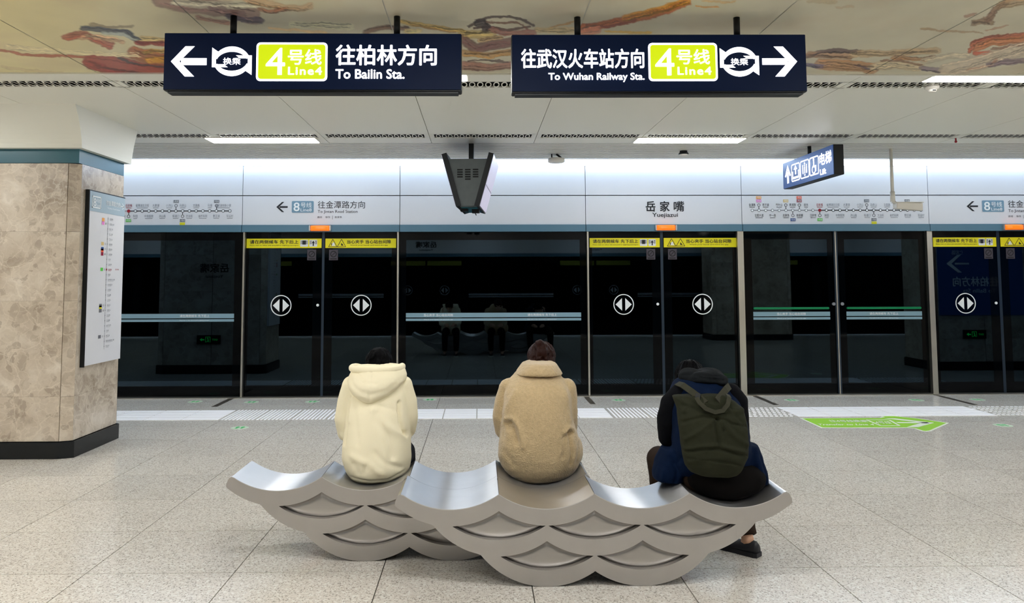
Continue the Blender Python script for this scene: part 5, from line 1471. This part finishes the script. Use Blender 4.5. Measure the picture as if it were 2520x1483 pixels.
v = sheet_fold(v, nr, [([(935, 1010), (960, 1060), (972, 1110)], -.012, .022), ([(925, 1000), (955, 1035), (1000, 1065)], .010, .022), ([(986, 985), (990, 1030), (1000, 1060)], -.024, .008), ([(997, 1056), (1004, 1066)], -.03, .008),
    ([(864, 975), (858, 1030), (852, 1085)], -.026, .008), ([(872, 975), (866, 1030)], .008, .010), ([(940, 990), (985, 1005)], -.005, .012), ([(880, 1000), (890, 1080)], -.005, .016), ([(875, 1110), (920, 1130), (945, 1150)], .008, .02), ([(930, 1100), (955, 1125), (990, 1140)], -.008, .016), ([(870, 1165), (915, 1172), (960, 1168), (1000, 1150)], -.006, .006), ([(1005, 1058), (1012, 1075)], -.02, .012), ([(880, 1130), (890, 1150)], -.006, .015), ([(905, 1150), (912, 1128)], -.007, .014)], YA)
v = cloth_noise(v, nr, .006, 7)
hoodie = mesh_np('hoodie', v, f, M['hoodie'], eA)
mb = MB()
hr = [(986, 902, 924, 4.47, 4.56), (978, 885, 944, 4.455, 4.60), (965, 870, 966, 4.44, 4.66), (950, 859, 985, 4.435, 4.72), (936, 854, 998, 4.44, 4.78), (924, 856, 999, 4.455, 4.82), (912, 863, 994, 4.475, 4.84), (904, 869, 989, 4.50, 4.85)]
mb.rings(rings_px(hr, YA - .02))
v, nr, f = union(mb, .008, 8)
v = sheet_fold(v, nr, [([(917, 905), (916, 945), (913, 984)], -.005, .006), ([(860, 925), (880, 950), (915, 966), (960, 955), (990, 930)], -.006, .016), ([(880, 912), (900, 935), (930, 938)], -.006, .012)], YA - .05)
v = cloth_noise(v, nr, .005, 10)
hood_o = mesh_np('hood', v, f, M['hoodie'], hoodie)
rim = []
cR = at(928, 903, Y=4.66); 
for t in np.linspace(0, 2 * math.pi, 40, endpoint=False):
    x = cR[0] + .148 * math.copysign(abs(math.cos(t)) ** .7, math.cos(t)); y = 4.675 + .175 * math.copysign(abs(math.sin(t)) ** .8, math.sin(t)); z = cR[2] + .0 - .035 * max(0, math.sin(t)) ** 2
    rim.append((x, y, z))
mb = MB().tube(rim + [rim[0], rim[1]], .021, 12); v, nr, f = union(mb, .007, 3)
v = cloth_noise(v, nr, .004, 12)
mesh_np('hood_rim', v, f, M['hoodie'], hoodie)

# --- 2: tan fleece coat, on the fourth seat of the farther bench
YB = 4.60
cB = at(1328, 1000, Y=YB)[0]
shzB = at(1328, 948, Y=YB)[2]
jB = joints(cB, 4.60, zsA, 0, 4.67, 4.76, shzB,
            [at(1240, 1040, Y=4.72), at(1405, 1030, Y=4.72)], [np.array((cB - .12, 4.95, .64)), np.array((cB + .12, 4.95, .64))], [(.4, .8, .1), (-.4, .8, .1)],
            [np.array((cB - .12, 5.05, .47)), np.array((cB + .12, 5.05, .47))], [np.array((cB - .12, 5.02, .09)), np.array((cB + .12, 5.02, .09))])
hB = at(1333, 848, Y=4.88); hcB = (hB[0], 4.89, hB[2] - .115)
jB['sh'] = [at(1258, 960, Y=4.68), at(1389, 960, Y=4.68)]; jB['el'] = [at(1240, 1050, Y=4.71), at(1399, 1042, Y=4.73)]
eB, TB, RB = person('person in a tan fleece coat with an auburn bun, seated in the middle', jB, hcB, math.radians(28), base=(cB, 4.6, 0))
legs(eB, jB, M['trousers'])
mb = MB(); hair_cap(mb, TB, RB, 1.03); strands(mb, TB, RB, 60, 1.5, 5)
bc = TB((0, -.045, .135))
mb.ball(at(1331, 853, Y=4.82), (.040, .035, .032)); mb.ball(at(1328, 845, Y=4.81), (.030, .028, .026)); mb.ball(at(1326, 841, Y=4.81), (.017, .02, .013)); mb.ball(at(1334, 866, Y=4.80), (.036, .035, .042))
r_ = np.random.RandomState(2)
for k in range(10):
    p0 = np.array(at(1329, 846, Y=4.81)); a = r_.uniform(.2, 2.9); q = .014 + .012 * r_.rand()
    p1 = p0 + (q * math.cos(a), -.01, q * math.sin(a)); p2 = p0 + (1.5 * q * math.cos(a + .5), 0.0, 1.3 * q * math.sin(a + .5) * .7)
    mb.tube([p0, p1, p2], [.009, .006, .002], 6)
v, nr, f = union(mb, .0052, 2); v = hair_noise(v, nr, TB, .005, 8); mesh_np('hair', v, f, M['hairr'], eB)
mb = MB()
rowsB = [(1180, 1290, 1362, 4.50, 4.68), (1174, 1265, 1392, 4.475, 4.74), (1162, 1247, 1411, 4.455, 4.78), (1145, 1234, 1423, 4.44, 4.80), (1120, 1227, 1429, 4.43, 4.80), (1090, 1227, 1428, 4.43, 4.80), (1060, 1231, 1420, 4.435, 4.80),
         (1030, 1236, 1409, 4.44, 4.80), (1000, 1238, 1406, 4.45, 4.81), (970, 1238, 1405, 4.47, 4.82), (948, 1246, 1398, 4.50, 4.83), (932, 1258, 1388, 4.545, 4.84), (918, 1274, 1381, 4.60, 4.85)]
mb.rings(rings_px(rowsB, YB))
for s, pts in ((0, [(1253, 955, 4.66), (1241, 990, 4.67), (1236, 1025, 4.68), (1240, 1058, 4.71)]), (1, [(1393, 955, 4.66), (1397, 990, 4.67), (1399, 1020, 4.69), (1400, 1048, 4.73)])):
    P_ = [at(a, b, Y=c) for a, b, c in pts]; wr = jB['wr'][s]
    mb.tube(P_ + [(P_[-1] * .5 + wr * .5), wr], [.060, .060, .058, .056, .054, .046], 16); mb.ball(P_[0], .062); mb.ball(P_[3], .056)
mb.ball(at(1418, 1105, Y=4.66), (.04, .10, .085))
v, nr, f = union(mb, .0095, 5)
v = sheet_fold(v, nr, [([(1237, 1038), (1246, 1024), (1262, 1020), (1275, 1040), (1284, 1085)], .016, .012), ([(1243, 1036), (1253, 1030)], -.035, .010), ([(1247, 1045), (1258, 1042), (1268, 1075)], -.020, .015), ([(1384, 1052), (1394, 1042), (1406, 1050), (1420, 1080)], .016, .012), ([(1392, 1052), (1402, 1056)], -.030, .009), ([(1396, 1060), (1402, 1100), (1400, 1130)], -.022, .007), ([(1382, 1065), (1380, 1110)], -.008, .012),
    ([(1240, 960), (1236, 1020), (1236, 1070)], -.010, .010), ([(1268, 960), (1252, 990), (1240, 1015)], .012, .018), ([(1388, 960), (1396, 1000), (1402, 1030)], .010, .016), ([(1410, 1060), (1422, 1090), (1415, 1130)], -.012, .010), ([(1282, 985), (1305, 965)], -.004, .008), ([(1240, 1100), (1262, 1130)], -.006, .015), ([(1385, 1075), (1375, 1100)], .006, .015)], YB)
v = cloth_noise(v, nr, .007, 8); v = cloth_noise(v, nr, .0022, 60)
coat = mesh_np('fleece_coat', v, f, M['coat'], eB)
mb = MB()
rowsC = [(921, 1270, 1386, 4.53, 4.88), (913, 1273, 1382, 4.525, 4.88), (903, 1280, 1376, 4.535, 4.88), (895, 1287, 1370, 4.555, 4.88), (892, 1296, 1362, 4.58, 4.87)]
mb.rings(rings_px(rowsC, 4.66)); v, nr, f = union(mb, .007, 3); v = cloth_noise(v, nr, .0035, 60)
mesh_np('collar', v, f, M['coat'], coat)

# --- 3: navy jacket, black hood and olive backpack, on the last seat of the nearer bench
YC = 4.20
cC = at(1755, 1000, Y=YC)[0]; shzC = at(1740, 965, Y=YC)[2]; bC = 1.34
jC = joints(cC + .02, 4.22, zsA, 0, 4.30, 4.40, shzC - .02,
            [at(1643, 1060, Y=4.40), at(1838, 1060, Y=4.38)], [np.array((cC - .14, 4.62, .60)), np.array((cC + .10, 4.64, .60))], [(.45, .8, .1), (-.4, .8, .1)],
            [at(1622, 1128, Y=4.62), np.array((1.52, 4.66, .47))], [np.array((cC - .18, 4.62, .09)), np.array((1.50, 4.50, .09))])
jC['an'][1] = np.array((1.545, 4.47, .085)); jC['toe'][1] = np.array((1.46, 4.56, .03)); jC['pelvis'] = np.array((bC - .02, 4.21, .515)); jC['hip'] = [jC['pelvis'] + (-.10, .03, 0), jC['pelvis'] + (.10, .03, 0)]
hC = at(1700, 896, Y=4.52); hcC = (hC[0] + .005, 4.55, hC[2] - .110)
jC['sh'] = [at(1678, 972, Y=4.27), at(1794, 970, Y=4.27)]; jC['el'] = [at(1645, 1066, Y=4.38), at(1822, 1066, Y=4.36)]
eC, TC, RC = person('person in a navy jacket with a black hood, seated at the right end', jC, hcC, math.radians(42), base=(cC, 4.2, 0))
legs(eC, jC, M['brown'], sole='shoe', r=(.115, .10, .075, .066, .055))
mb = MB(); hair_cap(mb, TC, RC, 1.0); strands(mb, TC, RC, 50, .6, 9); v, nr, f = union(mb, .006, 1); v = hair_noise(v, nr, TC, .005); mesh_np('hair', v, f, M['hairb'], eC)
mb = MB()   # seat of the black trousers showing under the pack
mb.ball((bC + .0, 4.20, .50), (.222, .160, .110)); v, nr, f = union(mb, .012, 3); v = cloth_noise(v, nr, .006, 10); mesh_np('trouser_seat', v, f, M['trousers'], eC)
mb = MB()
rowsJ = [(1172, 1668, 1868, 4.13, 4.40), (1150, 1664, 1862, 4.10, 4.42), (1110, 1662, 1852, 4.07, 4.42), (1060, 1660, 1842, 4.06, 4.42), (1015, 1655, 1834, 4.07, 4.43), (985, 1655, 1822, 4.10, 4.44), (962, 1664, 1806, 4.14, 4.46), (945, 1680, 1788, 4.19, 4.48), (935, 1700, 1770, 4.24, 4.48)]
mb.rings(rings_px(rowsJ, YC))
# skirt of the jacket spreading over both thighs
S0, S1 = at(1640, 1110, Y=4.34), at(1652, 1172, Y=4.34)
mb.rings([[(p[0] + w * math.cos(t), p[1] + d_ * math.sin(t), p[2]) for t in np.linspace(0, 6.2832, 16, endpoint=False)] for p, w, d_ in ((at(1650, 1100, Y=4.32), .05, .10), (at(1647, 1130, Y=4.33), .075, .13), (at(1648, 1160, Y=4.33), .095, .14), (at(1650, 1178, Y=4.33), .10, .13))])
mb.rings([[(p[0] + w * math.cos(t), p[1] + d_ * math.sin(t), p[2]) for t in np.linspace(0, 6.2832, 16, endpoint=False)] for p, w, d_ in ((at(1838, 1090, Y=4.26), .05, .10), (at(1846, 1125, Y=4.26), .06, .12), (at(1856, 1160, Y=4.26), .062, .12), (at(1862, 1186, Y=4.26), .052, .10))])
v, nr, f = union(mb, .0095, 4)
v = sheet_fold(v, nr, [([(1640, 1120), (1655, 1145), (1650, 1175)], -.010, .010), ([(1625, 1150), (1620, 1178)], .008, .012), ([(1852, 1110), (1862, 1150), (1856, 1185)], -.010, .008), ([(1870, 1135), (1872, 1180)], .008, .008), ([(1665, 1060), (1668, 1100), (1650, 1130)], -.010, .010)], 4.3)
v = cloth_noise(v, nr, .009, 12)
jack = mesh_np('jacket', v, f, M['jacket'], eC)
for s, pts, rd in ((0, [(1672, 968, 4.24), (1652, 990, 4.26), (1643, 1030, 4.30), (1644, 1075, 4.38)], [.055, .060, .062, .056, .050, .040]), (1, [(1800, 965, 4.24), (1816, 985, 4.26), (1818, 1030, 4.30), (1824, 1075, 4.36)], [.050, .055, .055, .052, .048, .040])):
    mb = MB(); P_ = [at(a, b, Y=c) for a, b, c in pts]; wr = jC['wr'][s]
    mb.tube(P_ + [(P_[-1] * .5 + wr * .5), wr], rd, 16); mb.ball(P_[0], rd[0]); mb.ball(P_[3], rd[3])
    v, nr, f = union(mb, .009, 4); v = cloth_noise(v, nr, .007, 12); mesh_np('sleeve', v, f, M['sleeve'], jack)
mb = MB()
mb.ball(at(1735, 936, Y=4.30), (.115, .12, .052), rot_x(-.3)); mb.ball(at(1700, 926, Y=4.34), (.07, .09, .045)); mb.ball(at(1765, 936, Y=4.28), (.055, .09, .045)); mb.ball(at(1738, 920, Y=4.36), (.09, .08, .035))
v, nr, f = union(mb, .007, 4)
v = sheet_fold(v, nr, [([(1685, 925), (1720, 918), (1765, 922)], -.007, .006), ([(1690, 938), (1730, 934), (1775, 940)], .006, .006), ([(1700, 948), (1740, 944), (1780, 952)], -.007, .006), ([(1715, 925), (1750, 930), (1780, 932)], -.005, .005)], 4.25)
v = cloth_noise(v, nr, .008, 22)
mesh_np('hood', v, f, M['hood'], jack)

# olive backpack
YP = 3.96
eP = empty('backpack', at(1760, 1180, Y=4.0), 'olive green canvas backpack worn by the seated person at the right end', 'backpack')
mb = MB()
rowsP = [(1180, 1764, 1819, 4.02, 4.08), (1176, 1735, 1823, 3.975, 4.09), (1165, 1706, 1829, 3.945, 4.09), (1150, 1692, 1836, 3.93, 4.09), (1125, 1686, 1844, 3.915, 4.09), (1095, 1683, 1846, 3.92, 4.09), (1060, 1678, 1846, 3.925, 4.08), (1030, 1675, 1842, 3.94, 4.09),
         (1008, 1675, 1838, 3.965, 4.10), (992, 1671, 1822, 4.0, 4.12), (980, 1668, 1798, 4.03, 4.13)]
mb.rings(rings_px(rowsP, YP, 48, 3.0)); v, nr, f = union(mb, .007, 4)
v = sheet_fold(v, nr, [([(1680, 1042), (1700, 1034), (1735, 1024), (1765, 1028)], -.010, .007), ([(1765, 1028), (1762, 1060), (1768, 1095)], -.014, .007), ([(1768, 1030), (1780, 1058)], -.010, .006), ([(1766, 1030), (1788, 1032), (1800, 1042), (1842, 1050)], -.010, .006),
    ([(1688, 1112), (1715, 1104), (1760, 1100), (1800, 1110), (1842, 1122)], -.012, .006), ([(1690, 1106), (1730, 1096), (1770, 1094), (1830, 1112)], .010, .010), ([(1690, 1128), (1740, 1130), (1800, 1138), (1832, 1150)], -.006, .005), ([(1695, 1140), (1712, 1130), (1740, 1128)], .005, .008),
    ([(1690, 1080), (1725, 1055), (1755, 1035)], .010, .012), ([(1780, 1045), (1810, 1075), (1840, 1095)], .009, .014), ([(1685, 1000), (1720, 1008), (1750, 1020)], -.007, .008), ([(1675, 985), (1700, 1000), (1690, 1015)], .007, .010), ([(1790, 1010), (1815, 1015), (1838, 1012)], .008, .012), ([(1800, 1000), (1812, 1022), (1830, 1040)], -.006, .008)], YP - .02)
v = cloth_noise(v, nr, .006, 16)
pack = mesh_np('pack_body', v, f, M['pack'], eP)
def web(pts, w, name, m_, t=.006, parent=eP):
    P_ = [np.array(at(a, b, Y=c)) for a, b, c in pts]; mb = MB(); rg = []
    for i, p in enumerate(P_):
        tn = P_[min(i + 1, len(P_) - 1)] - P_[max(i - 1, 0)]; tn /= np.linalg.norm(tn); sd = np.cross(tn, (0, -1, 0.2)); sd /= np.linalg.norm(sd); nn = np.cross(sd, tn)
        rg.append([p + sd * w / 2, p + sd * w / 2 + nn * t, p - sd * w / 2 + nn * t, p - sd * w / 2])
    mb.rings(rg); return mb.build(name, m_, parent, bevel=0)
web([(1667, 944, 4.22), (1680, 948, 4.14), (1700, 962, 4.08), (1722, 978, 4.04), (1736, 992, 4.0)], .034, 'shoulder_strap', M['strap'])
web([(1794, 950, 4.20), (1786, 958, 4.12), (1775, 972, 4.06), (1764, 986, 4.0)], .036, 'shoulder_strap', M['strap'])
web([(1714, 979, 4.0), (1722, 992, 3.975), (1738, 1006, 3.95), (1760, 1014, 3.94), (1778, 1010, 3.945), (1790, 996, 3.96), (1794, 978, 3.99), (1790, 972, 4.03)], .022, 'carry_handle', M['strap'])
web([(1712, 974, 4.035), (1724, 976, 4.02)], .03, 'strap_buckle', M['blackm'])
web([(1732, 1000, 3.965), (1760, 1008, 3.955), (1788, 1003, 3.965)], .045, 'handle_patch', M['pack'])
